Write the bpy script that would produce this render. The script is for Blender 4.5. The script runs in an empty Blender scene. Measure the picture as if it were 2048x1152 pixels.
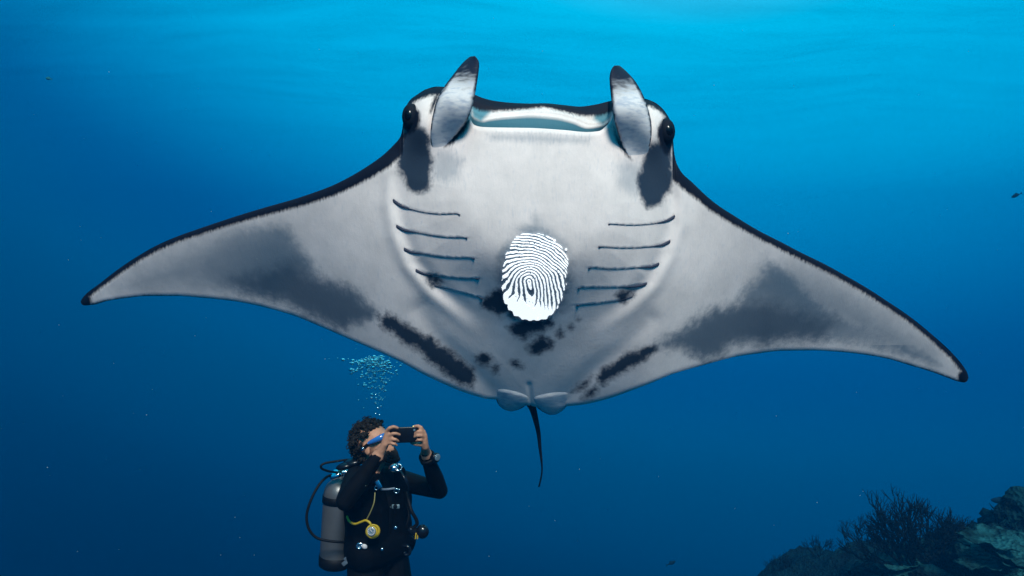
import bpy, bmesh, math, random
import numpy as np
from mathutils import Vector, Matrix, noise as mnoise
from mathutils.kdtree import KDTree

random.seed(7)
rng = np.random.default_rng(7)
sc = bpy.context.scene
col = sc.collection

# ------------------------------------------------------------------ camera
K = 1.5 / 2048.0                       # metres per photo pixel at one metre
cam_d = bpy.data.cameras.new('camera')
cam_d.lens = 24.0
cam_d.sensor_width = 36.0
cam_d.clip_start = 0.05
cam_d.clip_end = 500.0
cam = bpy.data.objects.new('camera', cam_d)
col.objects.link(cam)
cam.location = (0, 0, 0)
cam.rotation_euler = (math.radians(90), 0, 0)
sc.camera = cam


def P(px, py, Y):
    return Vector(((px - 1024.0) * K * Y, Y, (576.0 - py) * K * Y))


# ------------------------------------------------------------------ water light (world)
world = bpy.data.worlds.new('World')
sc.world = world
world.use_nodes = True
wn, wl = world.node_tree.nodes, world.node_tree.links
wn.clear()
w_out = wn.new('ShaderNodeOutputWorld')
w_bg = wn.new('ShaderNodeBackground')
w_tc = wn.new('ShaderNodeTexCoord')
w_nm = wn.new('ShaderNodeVectorMath'); w_nm.operation = 'NORMALIZE'
w_dt = wn.new('ShaderNodeVectorMath'); w_dt.operation = 'DOT_PRODUCT'
PEAK = Vector((0.20, 0.56, 0.80)).normalized()
w_dt.inputs[1].default_value = PEAK
w_mr = wn.new('ShaderNodeMapRange')
w_mr.inputs['From Min'].default_value = -1.0
w_mr.inputs['From Max'].default_value = 1.0
w_rp = wn.new('ShaderNodeValToRGB')
w_rp.color_ramp.interpolation = 'CARDINAL'


def lin(r, g, b):
    f = lambda c: (c / 255 / 12.92) if c / 255 <= 0.04045 else ((c / 255 + 0.055) / 1.055) ** 2.4
    return (f(r), f(g), f(b), 1.0)


WSTOPS = [(-1.0, (0.0, 0.001, 0.006)),
          (-0.057, (0.0, 0.002, 0.008)),
          (0.093, (0.0, 0.003, 0.010)),
          (0.243, (0.0, 0.046, 0.112)),
          (0.393, (0.0, 0.106, 0.242)),
          (0.543, (0.0, 0.160, 0.395)),
          (0.693, (0.0, 0.435, 0.782)),
          (0.843, (0.008, 0.600, 0.940)),
          (1.0, (0.32, 1.08, 1.40))]
els = w_rp.color_ramp.elements
while len(els) < len(WSTOPS):
    els.new(0.5)
for e, (d, c) in zip(els, WSTOPS):
    e.position = (d + 1) / 2
    e.color = (c[0], c[1], c[2], 1)
w_bg.inputs['Strength'].default_value = 1.0
wl.new(w_tc.outputs['Generated'], w_nm.inputs[0])
w_sx = wn.new('ShaderNodeSeparateXYZ'); w_ab = wn.new('ShaderNodeMath'); w_ab.operation = 'ABSOLUTE'; w_cx = wn.new('ShaderNodeCombineXYZ')
wl.new(w_nm.outputs[0], w_sx.inputs[0])          # the water glows alike ahead of and behind the viewer
wl.new(w_sx.outputs['X'], w_cx.inputs['X']); wl.new(w_sx.outputs['Y'], w_ab.inputs[0]); wl.new(w_ab.outputs[0], w_cx.inputs['Y']); wl.new(w_sx.outputs['Z'], w_cx.inputs['Z'])
wl.new(w_cx.outputs[0], w_dt.inputs[0])
wl.new(w_dt.outputs['Value'], w_mr.inputs['Value'])
wl.new(w_mr.outputs[0], w_rp.inputs[0])
wl.new(w_rp.outputs[0], w_bg.inputs[0])
wl.new(w_bg.outputs[0], w_out.inputs[0])

# ------------------------------------------------------------------ sun
sun_d = bpy.data.lights.new('sun', 'SUN')
sun_d.energy = 5.0
sun_d.angle = math.radians(14)
sun_d.color = (1.0, 0.865, 0.785)
sun = bpy.data.objects.new('sun', sun_d)
col.objects.link(sun)
SUN_TO = Vector((0.12, -0.675, 0.725)).normalized()      # direction towards the sun
sun.rotation_euler = SUN_TO.to_track_quat('Z', 'Y').to_euler()
sun.location = SUN_TO * 12

sc.view_settings.view_transform = 'Standard'
sc.view_settings.look = 'None'
sc.view_settings.exposure = 0.14
sc.view_settings.gamma = 1.0
sc.cycles.volume_bounces = 0
sc.cycles.max_bounces = 5
sc.cycles.diffuse_bounces = 2
sc.cycles.glossy_bounces = 3
sc.cycles.transmission_bounces = 4
sc.cycles.transparent_max_bounces = 12
sc.cycles.use_denoising = True


# ================================================================== helpers
def link(o, parent=None):
    col.objects.link(o)
    if parent is not None:
        o.parent = parent
    return o


def tag(o, label=None, cat=None, group=None, kind=None):
    if label: o['label'] = label
    if cat: o['category'] = cat
    if group: o['group'] = group
    if kind: o['kind'] = kind
    return o


def empty(name, loc=(0, 0, 0)):
    o = bpy.data.objects.new(name, None)
    o.empty_display_size = 0.1
    o.location = loc
    return link(o)


def obj_from(name, verts, faces, mats, parent=None, smooth=True, matidx=None):
    """mesh object; vertices are world points, made local to the parent Empty"""
    me = bpy.data.meshes.new(name)
    v = np.asarray(verts, dtype=np.float64).reshape(-1, 3)
    if parent is not None:
        off = np.array(parent.location)
        pp = parent.parent
        while pp is not None:
            off = off + np.array(pp.location); pp = pp.parent
        v = v - off
    me.from_pydata(v.tolist(), [], faces if isinstance(faces, list) else faces.tolist())
    if not isinstance(mats, (list, tuple)):
        mats = [mats]
    for m in mats:
        me.materials.append(m)
    if smooth:
        me.polygons.foreach_set('use_smooth', [True] * len(me.polygons))
    if matidx is not None:
        me.polygons.foreach_set('material_index', np.asarray(matidx, dtype=np.int32))
    me.update()
    o = bpy.data.objects.new(name, me)
    link(o, parent)
    return o


class MB:
    """collects pieces of one mesh"""
    def __init__(self):
        self.v = []; self.f = []

    def add(self, verts, faces):
        n = len(self.v)
        self.v.extend([tuple(p) for p in verts])
        self.f.extend([tuple(i + n for i in f) for f in faces])
        return self

    def tube(self, pts, rad, seg=10, caps=True):
        pts = [Vector(p) for p in pts]
        n = len(pts)
        if not isinstance(rad, (list, tuple)):
            rad = [rad] * n
        t0 = (pts[1] - pts[0]).normalized()
        up = Vector((0, 0, 1)) if abs(t0.z) < 0.9 else Vector((1, 0, 0))
        nrm = t0.cross(up).normalized()
        vs, fs = [], []
        for i, p in enumerate(pts):
            t = (pts[min(i + 1, n - 1)] - pts[max(i - 1, 0)]).normalized()
            nrm = (nrm - t * nrm.dot(t))
            nrm = nrm.normalized() if nrm.length > 1e-6 else t.orthogonal().normalized()
            b = t.cross(nrm)
            for j in range(seg):
                a = 2 * math.pi * j / seg
                vs.append(p + (nrm * math.cos(a) + b * math.sin(a)) * rad[i])
        for i in range(n - 1):
            for j in range(seg):
                k = (j + 1) % seg
                fs.append((i * seg + j, i * seg + k, (i + 1) * seg + k, (i + 1) * seg + j))
        if caps:
            fs.append(tuple(range(seg - 1, -1, -1)))
            fs.append(tuple((n - 1) * seg + j for j in range(seg)))
        return self.add(vs, fs)

    def ellipsoid(self, c, rx, ry, rz, M=None, nu=16, nv=10):
        c = Vector(c)
        vs, fs = [], []
        for i in range(1, nv):
            th = math.pi * i / nv
            for j in range(nu):
                ph = 2 * math.pi * j / nu
                q = Vector((rx * math.sin(th) * math.cos(ph), ry * math.sin(th) * math.sin(ph), rz * math.cos(th)))
                vs.append(c + (M @ q if M is not None else q))
        top = len(vs); q = Vector((0, 0, rz)); vs.append(c + (M @ q if M is not None else q))
        bot = len(vs); vs.append(c - (M @ q if M is not None else q))
        for i in range(nv - 2):
            for j in range(nu):
                k = (j + 1) % nu
                fs.append((i * nu + j, (i + 1) * nu + j, (i + 1) * nu + k, i * nu + k))
        for j in range(nu):
            k = (j + 1) % nu
            fs.append((top, j, k))
            fs.append((bot, (nv - 2) * nu + k, (nv - 2) * nu + j))
        return self.add(vs, fs)

    def capsule(self, a, b, ra, rb, seg=14):
        a, b = Vector(a), Vector(b)
        d = (b - a)
        if d.length < 1e-6:
            return self.ellipsoid(a, ra, ra, ra)
        t = d.normalized()
        pts, rad = [], []
        for i in range(5):
            an = math.pi / 2 * (1 - i / 4.0)
            pts.append(a - t * ra * math.sin(an)); rad.append(max(ra * math.cos(an), ra * 0.02))
        for i in range(5):
            an = math.pi / 2 * (i / 4.0)
            pts.append(b + t * rb * math.sin(an)); rad.append(max(rb * math.cos(an), rb * 0.02))
        return self.tube(pts, rad, seg)

    def box(self, c, hx, hy, hz, M=None, bevel=0.0):
        bm = bmesh.new()
        bmesh.ops.create_cube(bm, size=2.0)
        for v in bm.verts:
            v.co = Vector((v.co.x * hx, v.co.y * hy, v.co.z * hz))
        if bevel > 0:
            bmesh.ops.bevel(bm, geom=bm.edges[:], offset=bevel, segments=3, profile=0.5, affect='EDGES')
        bm.verts.index_update()
        c = Vector(c)
        vs = [c + (M @ v.co if M is not None else v.co) for v in bm.verts]
        fs = [tuple(v.index for v in f.verts) for f in bm.faces]
        bm.free()
        return self.add(vs, fs)

    def disc(self, c, r, h, M=None, seg=24, bev=0.25):
        """short cylinder along local Z with softened rims"""
        prof = [(0.0, -h), (r * (1 - bev), -h), (r, -h * (1 - bev)), (r, h * (1 - bev)), (r * (1 - bev), h), (0.0, h)]
        return self.lathe(c, prof, M, seg)

    def lathe(self, c, prof, M=None, seg=24):
        c = Vector(c)
        vs, fs = [], []
        n = len(prof)
        for (r, z) in prof:
            for j in range(seg):
                a = 2 * math.pi * j / seg
                q = Vector((max(r, 1e-5) * math.cos(a), max(r, 1e-5) * math.sin(a), z))
                vs.append(c + (M @ q if M is not None else q))
        for i in range(n - 1):
            for j in range(seg):
                k = (j + 1) % seg
                fs.append((i * seg + j, i * seg + k, (i + 1) * seg + k, (i + 1) * seg + j))
        return self.add(vs, fs)

    def torus(self, c, R, r, M=None, seg=28, sec=8):
        c = Vector(c)
        vs, fs = [], []
        for i in range(seg):
            a = 2 * math.pi * i / seg
            for j in range(sec):
                b = 2 * math.pi * j / sec
                q = Vector(((R + r * math.cos(b)) * math.cos(a), (R + r * math.cos(b)) * math.sin(a), r * math.sin(b)))
                vs.append(c + (M @ q if M is not None else q))
        for i in range(seg):
            for j in range(sec):
                i2, j2 = (i + 1) % seg, (j + 1) % sec
                fs.append((i * sec + j, i2 * sec + j, i2 * sec + j2, i * sec + j2))
        return self.add(vs, fs)

    def build(self, name, mats, parent=None, smooth=True):
        return obj_from(name, [tuple(v) for v in self.v], self.f, mats, parent, smooth)


def catmull(pts, n=8):
    pts = [Vector(p) for p in pts]
    out = []
    for i in range(len(pts) - 1):
        p0 = pts[max(i - 1, 0)]; p1 = pts[i]; p2 = pts[i + 1]; p3 = pts[min(i + 2, len(pts) - 1)]
        for k in range(n):
            t = k / n
            out.append(0.5 * ((2 * p1) + (p2 - p0) * t + (2 * p0 - 5 * p1 + 4 * p2 - p3) * t * t + (3 * p1 - p0 - 3 * p2 + p3) * t ** 3))
    out.append(pts[-1])
    return out


def remeshed(name, mb, mats, parent, voxel, smooth_it=4, keyed=None):
    """voxel union of the pieces in mb, as one continuous mesh; keyed = [(point, material index)]"""
    tmp = mb.build('tmp', [])
    m = tmp.modifiers.new('r', 'REMESH'); m.mode = 'VOXEL'; m.voxel_size = voxel; m.use_smooth_shade = True
    s = tmp.modifiers.new('s', 'SMOOTH'); s.factor = 0.5; s.iterations = smooth_it
    dg = bpy.context.evaluated_depsgraph_get()
    ev = tmp.evaluated_get(dg)
    me0 = ev.to_mesh()
    n = len(me0.vertices)
    co = np.empty(n * 3); me0.vertices.foreach_get('co', co); co = co.reshape(-1, 3)
    fs = [tuple(p.vertices) for p in me0.polygons]
    ev.to_mesh_clear()
    bpy.data.objects.remove(tmp)
    mi = None
    if keyed:
        kd = KDTree(len(keyed))
        for i, (p, k) in enumerate(keyed):
            kd.insert(p, i)
        kd.balance()
        mi = []
        for f in fs:
            c = co[list(f)].mean(axis=0)
            mi.append(keyed[kd.find(c)[1]][1])
    return obj_from(name, co, fs, mats, parent, True, mi)


# ------------------------------------------------------------------ materials
def new_mat(name):
    m = bpy.data.materials.new(name)
    m.use_nodes = True
    return m, m.node_tree.nodes, m.node_tree.links, m.node_tree.nodes['Principled BSDF']


def simple(name, c, rough=0.5, metal=0.0, spec=0.5, var=0.0, scale=40.0, bump=0.0, coat=0.0):
    m, n, l, b = new_mat(name)
    b.inputs['Base Color'].default_value = (*c, 1)
    b.inputs['Roughness'].default_value = rough
    b.inputs['Metallic'].default_value = metal
    b.inputs['Specular IOR Level'].default_value = spec
    b.inputs['Coat Weight'].default_value = coat
    if var > 0 or bump > 0:
        tc = n.new('ShaderNodeTexCoord')
        nz = n.new('ShaderNodeTexNoise'); nz.inputs['Scale'].default_value = scale; nz.inputs['Detail'].default_value = 5
        l.new(tc.outputs['Object'], nz.inputs['Vector'])
        if var > 0:
            mx = n.new('ShaderNodeMix'); mx.data_type = 'RGBA'
            mx.inputs['A'].default_value = (*[max(x * (1 - var), 0) for x in c], 1)
            mx.inputs['B'].default_value = (*[min(x * (1 + var), 1) for x in c], 1)
            l.new(nz.outputs['Fac'], mx.inputs['Factor'])
            l.new(mx.outputs['Result'], b.inputs['Base Color'])
        if bump > 0:
            bp = n.new('ShaderNodeBump'); bp.inputs['Strength'].default_value = bump; bp.inputs['Distance'].default_value = 0.004
            l.new(nz.outputs['Fac'], bp.inputs['Height'])
            l.new(bp.outputs['Normal'], b.inputs['Normal'])
    return m


M_suit = simple('neoprene', (0.0025, 0.0025, 0.0035), 0.65, spec=0.10, var=0.4, scale=26, bump=0.9)
M_vest = simple('vest_nylon', (0.0020, 0.0020, 0.0030), 0.7, spec=0.05, var=0.4, scale=120, bump=0.3)
M_pad = simple('glossy_rubber', (0.004, 0.005, 0.008), 0.25, spec=0.3)
M_black = simple('black_rubber', (0.003, 0.003, 0.004), 0.55, spec=0.12)
M_chrome = simple('chrome', (0.75, 0.78, 0.8), 0.18, metal=1.0)
M_clip = simple('pale_plastic', (0.55, 0.5, 0.48), 0.45)
M_skin = simple('skin', (0.46, 0.225, 0.135), 0.6, spec=0.3, var=0.3, scale=45, bump=0.25)
M_hair = simple('black_hair', (0.010, 0.008, 0.006), 0.75, spec=0.2, var=0.5, scale=80)
M_yellow = simple('yellow_rubber', (0.44, 0.29, 0.012), 0.45, var=0.15, scale=60)
M_gold = simple('brass', (0.7, 0.55, 0.2), 0.3, metal=1.0)
M_glass_face = simple('gauge_glass', (0.10, 0.16, 0.20), 0.12, spec=0.6)
M_maskblue = simple('blue_mask_plastic', (0.02, 0.13, 0.40), 0.16, spec=0.6, coat=0.6)
M_phone = simple('black_phone', (0.004, 0.004, 0.006), 0.32, spec=0.3)
M_cord = simple('olive_cord', (0.20, 0.18, 0.06), 0.6)


def tank_material():
    m, n, l, b = new_mat('brushed_steel_tank')
    b.inputs['Metallic'].default_value = 0.55
    b.inputs['Roughness'].default_value = 0.38
    tc = n.new('ShaderNodeTexCoord')
    v = n.new('ShaderNodeTexVoronoi'); v.inputs['Scale'].default_value = 260
    nz = n.new('ShaderNodeTexNoise'); nz.inputs['Scale'].default_value = 9; nz.inputs['Detail'].default_value = 6
    l.new(tc.outputs['Object'], v.inputs['Vector']); l.new(tc.outputs['Object'], nz.inputs['Vector'])
    mx = n.new('ShaderNodeMix'); mx.data_type = 'RGBA'
    mx.inputs['A'].default_value = (0.095, 0.098, 0.10, 1); mx.inputs['B'].default_value = (0.175, 0.172, 0.168, 1)
    l.new(nz.outputs['Fac'], mx.inputs['Factor']); l.new(mx.outputs['Result'], b.inputs['Base Color'])
    bp = n.new('ShaderNodeBump'); bp.inputs['Strength'].default_value = 0.25; bp.inputs['Distance'].default_value = 0.001
    l.new(v.outputs['Distance'], bp.inputs['Height']); l.new(bp.outputs['Normal'], b.inputs['Normal'])
    return m


M_tank = tank_material()

# ================================================================== the setting
# ---- the sea surface overhead, a real wavy sheet seen from below
SURF_Z = 4.6


def water_surface():
    n = 190
    xs = np.linspace(-31, 31, n); ys = np.linspace(-19, 36, n)
    X, Y = np.meshgrid(xs, ys, indexing='ij')
    Z = np.full_like(X, SURF_Z)
    for (kx, ky, a, ph) in [(0.35, 0.22, .16, .3), (-.28, .55, .10, 1.1), (.8, -.5, .06, 2.3), (1.1, .9, .045, .7), (-1.5, .7, .03, 3.1)]:
        Z += a * np.sin(kx * X + ky * Y + ph)
    V = np.stack([X, Y, Z], -1).reshape(-1, 3)
    i, j = np.meshgrid(np.arange(n - 1), np.arange(n - 1), indexing='ij')
    a = (i * n + j).ravel()
    F = np.stack([a, a + 1, a + n + 1, a + n], -1)
    m, nn, l, b = new_mat('rippled_sea_surface')
    nn.remove(b)
    out = nn['Material Output']
    tr = nn.new('ShaderNodeBsdfTransparent')
    gl = nn.new('ShaderNodeBsdfGlossy'); gl.inputs['Roughness'].default_value = 0.08
    gl.inputs['Color'].default_value = (0.85, 0.95, 1.0, 1)
    tc = nn.new('ShaderNodeTexCoord')
    mp = nn.new('ShaderNodeMapping'); mp.inputs['Rotation'].default_value = (0, 0, math.radians(32)); mp.inputs['Scale'].default_value = (0.6, 1.1, 1)
    nz = nn.new('ShaderNodeTexNoise'); nz.inputs['Scale'].default_value = 0.42; nz.inputs['Detail'].default_value = 7; nz.inputs['Roughness'].default_value = 0.6
    nz.inputs['Distortion'].default_value = 0.6
    bp = nn.new('ShaderNodeBump'); bp.inputs['Strength'].default_value = 1.0; bp.inputs['Distance'].default_value = 0.35
    fr = nn.new('ShaderNodeMapRange')
    fr.inputs['From Min'].default_value = 0.42; fr.inputs['From Max'].default_value = 0.62
    fr.inputs['To Min'].default_value = 0.0; fr.inputs['To Max'].default_value = 0.20
    mix = nn.new('ShaderNodeMixShader')
    l.new(tc.outputs['Object'], mp.inputs[0]); l.new(mp.outputs[0], nz.inputs['Vector'])
    l.new(nz.outputs['Fac'], bp.inputs['Height']); l.new(bp.outputs[0], gl.inputs['Normal'])
    mp2 = nn.new('ShaderNodeMapping'); mp2.inputs['Rotation'].default_value = (0, 0, math.radians(-38)); mp2.inputs['Scale'].default_value = (0.35, 2.2, 1)
    n2 = nn.new('ShaderNodeTexNoise'); n2.inputs['Scale'].default_value = 0.8; n2.inputs['Detail'].default_value = 5; n2.inputs['Distortion'].default_value = 0.4
    l.new(tc.outputs['Object'], mp2.inputs[0]); l.new(mp2.outputs[0], n2.inputs['Vector'])
    av = nn.new('ShaderNodeMath'); av.operation = 'MULTIPLY_ADD'; av.inputs[1].default_value = 0.45; 
    sc2 = nn.new('ShaderNodeMath'); sc2.operation = 'MULTIPLY'; sc2.inputs[1].default_value = 0.55
    l.new(nz.outputs['Fac'], sc2.inputs[0]); l.new(n2.outputs['Fac'], av.inputs[0]); l.new(sc2.outputs[0], av.inputs[2])
    ln = nn.new('ShaderNodeVectorMath'); ln.operation = 'LENGTH'
    l.new(tc.outputs['Object'], ln.inputs[0])
    fd = nn.new('ShaderNodeMapRange'); fd.interpolation_type = 'SMOOTHSTEP'
    fd.inputs['From Min'].default_value = 12; fd.inputs['From Max'].default_value = 30; fd.inputs['To Min'].default_value = 1; fd.inputs['To Max'].default_value = 0
    l.new(ln.outputs['Value'], fd.inputs['Value'])
    pr = nn.new('ShaderNodeMath'); pr.operation = 'MULTIPLY'
    l.new(av.outputs[0], fr.inputs['Value']); l.new(fr.outputs[0], pr.inputs[0]); l.new(fd.outputs[0], pr.inputs[1]); l.new(pr.outputs[0], mix.inputs[0])
    l.new(tr.outputs[0], mix.inputs[1]); l.new(gl.outputs[0], mix.inputs[2]); l.new(mix.outputs[0], out.inputs[0])
    o = obj_from('water_surface', V, F, m)
    tag(o, kind='structure')
    return o


water_surface()


# ---- the reef slope that drops away to the left
def sstep(a, b, x):
    t = np.clip((x - a) / (b - a), 0, 1)
    return t * t * (3 - 2 * t)


def np_noise(p, scale, octaves=4, seed=0.0, rough=0.5):
    out = np.empty(len(p))
    s = Vector((seed, seed * 1.7, -seed * 0.6))
    for i, q in enumerate(p):
        out[i] = mnoise.fractal(Vector(q) * scale + s, 1.0 - rough * 0.0, 2.0, octaves)
    return out


def reef_z(x, y):
    x = np.asarray(x, float); y = np.asarray(y, float)
    z = np.interp(x, [-31, -15, -3, 1, 2.75, 3.7, 4.36, 5.0, 5.65, 6.3, 6.6, 10, 16, 31],
                  [-21, -17, -11, -8.4, -6.0, -4.8, -4.15, -3.78, -3.52, -3.38, -3.27, -2.7, -2.1, -1.9])
    z = z - 0.75 * np.clip(6.6 - y, 0, 30) * sstep(40, 5, 6.6 - y) - 0.54 * np.clip(y - 9.2, 0, 40)
    for (mx_, my_, h_, r_) in ((5.1, 7.0, .62, .95), (4.3, 7.4, .30, .8), (6.5, 8.5, .40, .9), (3.6, 7.9, .12, .6), (4.7, 12.0, .62, 1.5)):
        z = z + h_ * np.exp(-(((x - mx_) ** 2 + (y - my_) ** 2) / r_ ** 2))
    z = np.maximum(z, -22.0 + 0.02 * x)
    return z


def reef_material(name, dark, pale, seed):
    m, n, l, b = new_mat(name)
    b.inputs['Roughness'].default_value = 0.85
    b.inputs['Specular IOR Level'].default_value = 0.1
    tc = n.new('ShaderNodeTexCoord')
    mp = n.new('ShaderNodeMapping'); mp.inputs['Location'].default_value = (seed, seed * 2, 0)
    a = n.new('ShaderNodeTexNoise'); a.inputs['Scale'].default_value = 3.2; a.inputs['Detail'].default_value = 8; a.inputs['Roughness'].default_value = 0.65
    v = n.new('ShaderNodeTexVoronoi'); v.inputs['Scale'].default_value = 22
    rp = n.new('ShaderNodeValToRGB')
    rp.color_ramp.elements[0].position = 0.36; rp.color_ramp.elements[0].color = (*dark, 1)
    rp.color_ramp.elements[1].position = 0.66; rp.color_ramp.elements[1].color = (*pale, 1)
    l.new(tc.outputs['Object'], mp.inputs[0]); l.new(mp.outputs[0], a.inputs['Vector']); l.new(mp.outputs[0], v.inputs['Vector'])
    l.new(a.outputs['Fac'], rp.inputs[0]); l.new(rp.outputs[0], b.inputs['Base Color'])
    ad = n.new('ShaderNodeMath'); ad.operation = 'ADD'
    l.new(a.outputs['Fac'], ad.inputs[0]); l.new(v.outputs['Distance'], ad.inputs[1])
    bp = n.new('ShaderNodeBump'); bp.inputs['Strength'].default_value = 0.9; bp.inputs['Distance'].default_value = 0.05
    l.new(ad.outputs[0], bp.inputs['Height']); l.new(bp.outputs[0], b.inputs['Normal'])
    return m


M_rock = reef_material('reef_rock', (0.0002, 0.003, 0.004), (0.002, 0.026, 0.034), 0.0)
M_coral_a = reef_material('stony_coral', (0.0002, 0.003, 0.004), (0.003, 0.042, 0.050), 3.0)
M_coral_b = reef_material('plate_coral', (0.0005, 0.008, 0.009), (0.016, 0.105, 0.115), 6.0)
M_fan = reef_material('soft_coral', (0.0006, 0.002, 0.003), (0.003, 0.009, 0.012), 9.0)


def reef_slope():
    xs = np.concatenate([np.linspace(-31, -2, 40), np.linspace(-1.8, 13, 170), np.linspace(13.4, 31, 25)])
    ys = np.concatenate([np.linspace(-19, 4.6, 30), np.linspace(4.8, 16, 130), np.linspace(16.5, 36, 30)])
    X, Y = np.meshgrid(xs, ys, indexing='ij')
    Z = reef_z(X, Y)
    near = ((X > -3) & (X < 15) & (Y > 3.5) & (Y < 18)).ravel()
    pts = np.stack([X, Y, np.zeros_like(X)], -1).reshape(-1, 3)
    d = np.zeros(len(pts))
    idx = np.where(near)[0]
    d[idx] = 0.20 * np_noise(pts[idx], 1.3, 5, 1.3) + 0.15 * np_noise(pts[idx], 4.2, 4, 4.4)
    V = pts.copy(); V[:, 2] = Z.ravel() + d
    n, mm = X.shape
    i, j = np.meshgrid(np.arange(n - 1), np.arange(mm - 1), indexing='ij')
    a = (i * mm + j).ravel()
    F = np.stack([a, a + mm, a + mm + 1, a + 1], -1)
    o = obj_from('reef_slope', V, F, M_rock)
    tag(o, kind='structure')
    return o


reef = reef_slope()

# ================================================================== manta ray
Y0 = 3.0
LEAD = [(161, 603), (165, 596), (171, 589), (198, 568), (237, 538), (276, 512), (315, 490), (354, 473), (393, 459), (440, 443), (483, 429),
        (526, 416), (589, 398), (628, 385), (667, 370), (706, 350), (737, 331), (765, 311), (787, 290), (801, 272), (804.5, 258), (806.5, 240),
        (809, 222), (814, 209), (822, 198), (833, 190), (853, 178), (875, 173), (905, 176), (930, 183), (946, 188), (966, 196), (991, 202), (1030, 206),
        (1062, 207), (1088, 206.5), (1127, 210), (1159, 213), (1191, 209), (1220, 202), (1250, 197), (1285, 197), (1304, 202), (1323, 215), (1334, 229),
        (1341, 243), (1345, 260), (1346.5, 280), (1348, 302), (1356, 333), (1387, 367), (1430, 406), (1474, 435), (1517, 461), (1560, 483), (1604, 506), (1647, 527), (1691, 551),
        (1734, 576), (1777, 604), (1821, 634), (1864, 669), (1908, 710), (1929, 736), (1935, 747), (1937, 755)]
TRAIL = [(161, 603), (163, 608), (169, 611), (190, 609), (210, 603), (253, 596), (296, 592), (354, 592), (409, 596), (472, 603), (522, 613), (589, 632), (643, 654),
         (698, 678), (763, 706), (804, 725), (846, 748), (890, 769), (926, 784), (955, 793), (975, 798), (992, 799), (1020, 803), (1040, 808), (1063, 812),
         (1085, 816), (1110, 816), (1139, 812), (1161, 810), (1192, 804), (1224, 795), (1255, 784), (1300, 767), (1343, 749), (1408, 730), (1474, 713),
         (1517, 707), (1560, 702), (1625, 701), (1682, 704), (1734, 710), (1777, 718), (1821, 731), (1864, 744), (1899, 757), (1916, 763), (1929, 765), (1935, 761), (1937, 755)]
LEADa = np.array(LEAD, float); TRAILa = np.array(TRAIL, float)


def smooth_curve(A, x):
    """monotone piecewise-cubic interpolation"""
    X, Yv = A[:, 0], A[:, 1]
    h = np.diff(X); dl = np.diff(Yv) / np.maximum(h, 1e-9)
    m = np.zeros(len(X))
    m[0], m[-1] = dl[0], dl[-1]
    for i in range(1, len(X) - 1):
        if dl[i - 1] * dl[i] <= 0:
            m[i] = 0
        else:
            w1 = 2 * h[i] + h[i - 1]; w2 = h[i] + 2 * h[i - 1]
            m[i] = (w1 + w2) / (w1 / dl[i - 1] + w2 / dl[i])
    x = np.clip(x, X[0], X[-1])
    k = np.clip(np.searchsorted(X, x, side='right') - 1, 0, len(X) - 2)
    t = (x - X[k]) / np.maximum(h[k], 1e-9)
    return ((2 * t**3 - 3 * t**2 + 1) * Yv[k] + (t**3 - 2 * t**2 + t) * h[k] * m[k] + (-2 * t**3 + 3 * t**2) * Yv[k + 1] + (t**3 - t**2) * h[k] * m[k + 1])


def lead_y(x): return smooth_curve(LEADa, np.asarray(x, float))
def trail_y(x): return smooth_curve(TRAILa, np.asarray(x, float))


def poly_dist(px, py, poly, closed=True):
    """signed distance in photo pixels, positive inside (closed) or plain distance (open)"""
    A = np.asarray(poly, float)
    n = len(A)
    d2 = np.full(px.shape, 1e18)
    ins = np.zeros(px.shape, bool)
    for i in range(n if closed else n - 1):
        x1, y1 = A[i]; x2, y2 = A[(i + 1) % n]
        ex, ey = x2 - x1, y2 - y1
        L = ex * ex + ey * ey + 1e-12
        t = np.clip(((px - x1) * ex + (py - y1) * ey) / L, 0, 1)
        dx = px - (x1 + t * ex); dy = py - (y1 + t * ey)
        d2 = np.minimum(d2, dx * dx + dy * dy)
        if closed:
            c = ((y1 > py) != (y2 > py)) & (px < (x2 - x1) * (py - y1) / (y2 - y1 + 1e-12) + x1)
            ins ^= c
    d = np.sqrt(d2)
    return np.where(ins, d, -d) if closed else d


def crop(pts, ox, oy, s):
    return [(ox + x / s, oy + y / s) for x, y in pts]


C2 = lambda p: crop(p, 740, 380, 3.103)
C1 = lambda p: crop(p, 740, 80, 3.103)
C6 = lambda p: crop(p, 120, 250, 2.56)
C7 = lambda p: crop(p, 1300, 300, 2.304)
C8 = lambda p: crop(p, 880, 640, 3.2)

GILLS = [C2([(145, 55), (200, 95), (270, 122), (350, 140), (440, 148), (530, 145), (560, 152)]),
         C2([(165, 215), (220, 245), (290, 262), (380, 280), (480, 292), (570, 293), (605, 295)]),
         C2([(212, 358), (260, 380), (330, 395), (420, 412), (520, 420), (610, 420), (650, 422)]),
         C2([(285, 490), (340, 515), (420, 530), (520, 545), (610, 550), (680, 545)]),
         C2([(400, 590), (470, 610), (560, 632), (640, 655), (700, 670)]),
         C2([(1890, 155), (1840, 185), (1770, 205), (1690, 214), (1600, 216), (1510, 210), (1480, 208)]),
         C2([(1862, 310), (1810, 335), (1740, 350), (1650, 357), (1550, 358), (1460, 352), (1418, 350)]),
         C2([(1793, 450), (1740, 470), (1660, 480), (1570, 487), (1480, 489), (1390, 480), (1355, 482)]),
         C2([(1718, 573), (1650, 590), (1560, 600), (1460, 604), (1370, 603), (1320, 604), (1290, 606)]),
         C2([(1630, 660), (1540, 685), (1450, 698), (1350, 710), (1280, 712)])]

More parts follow.
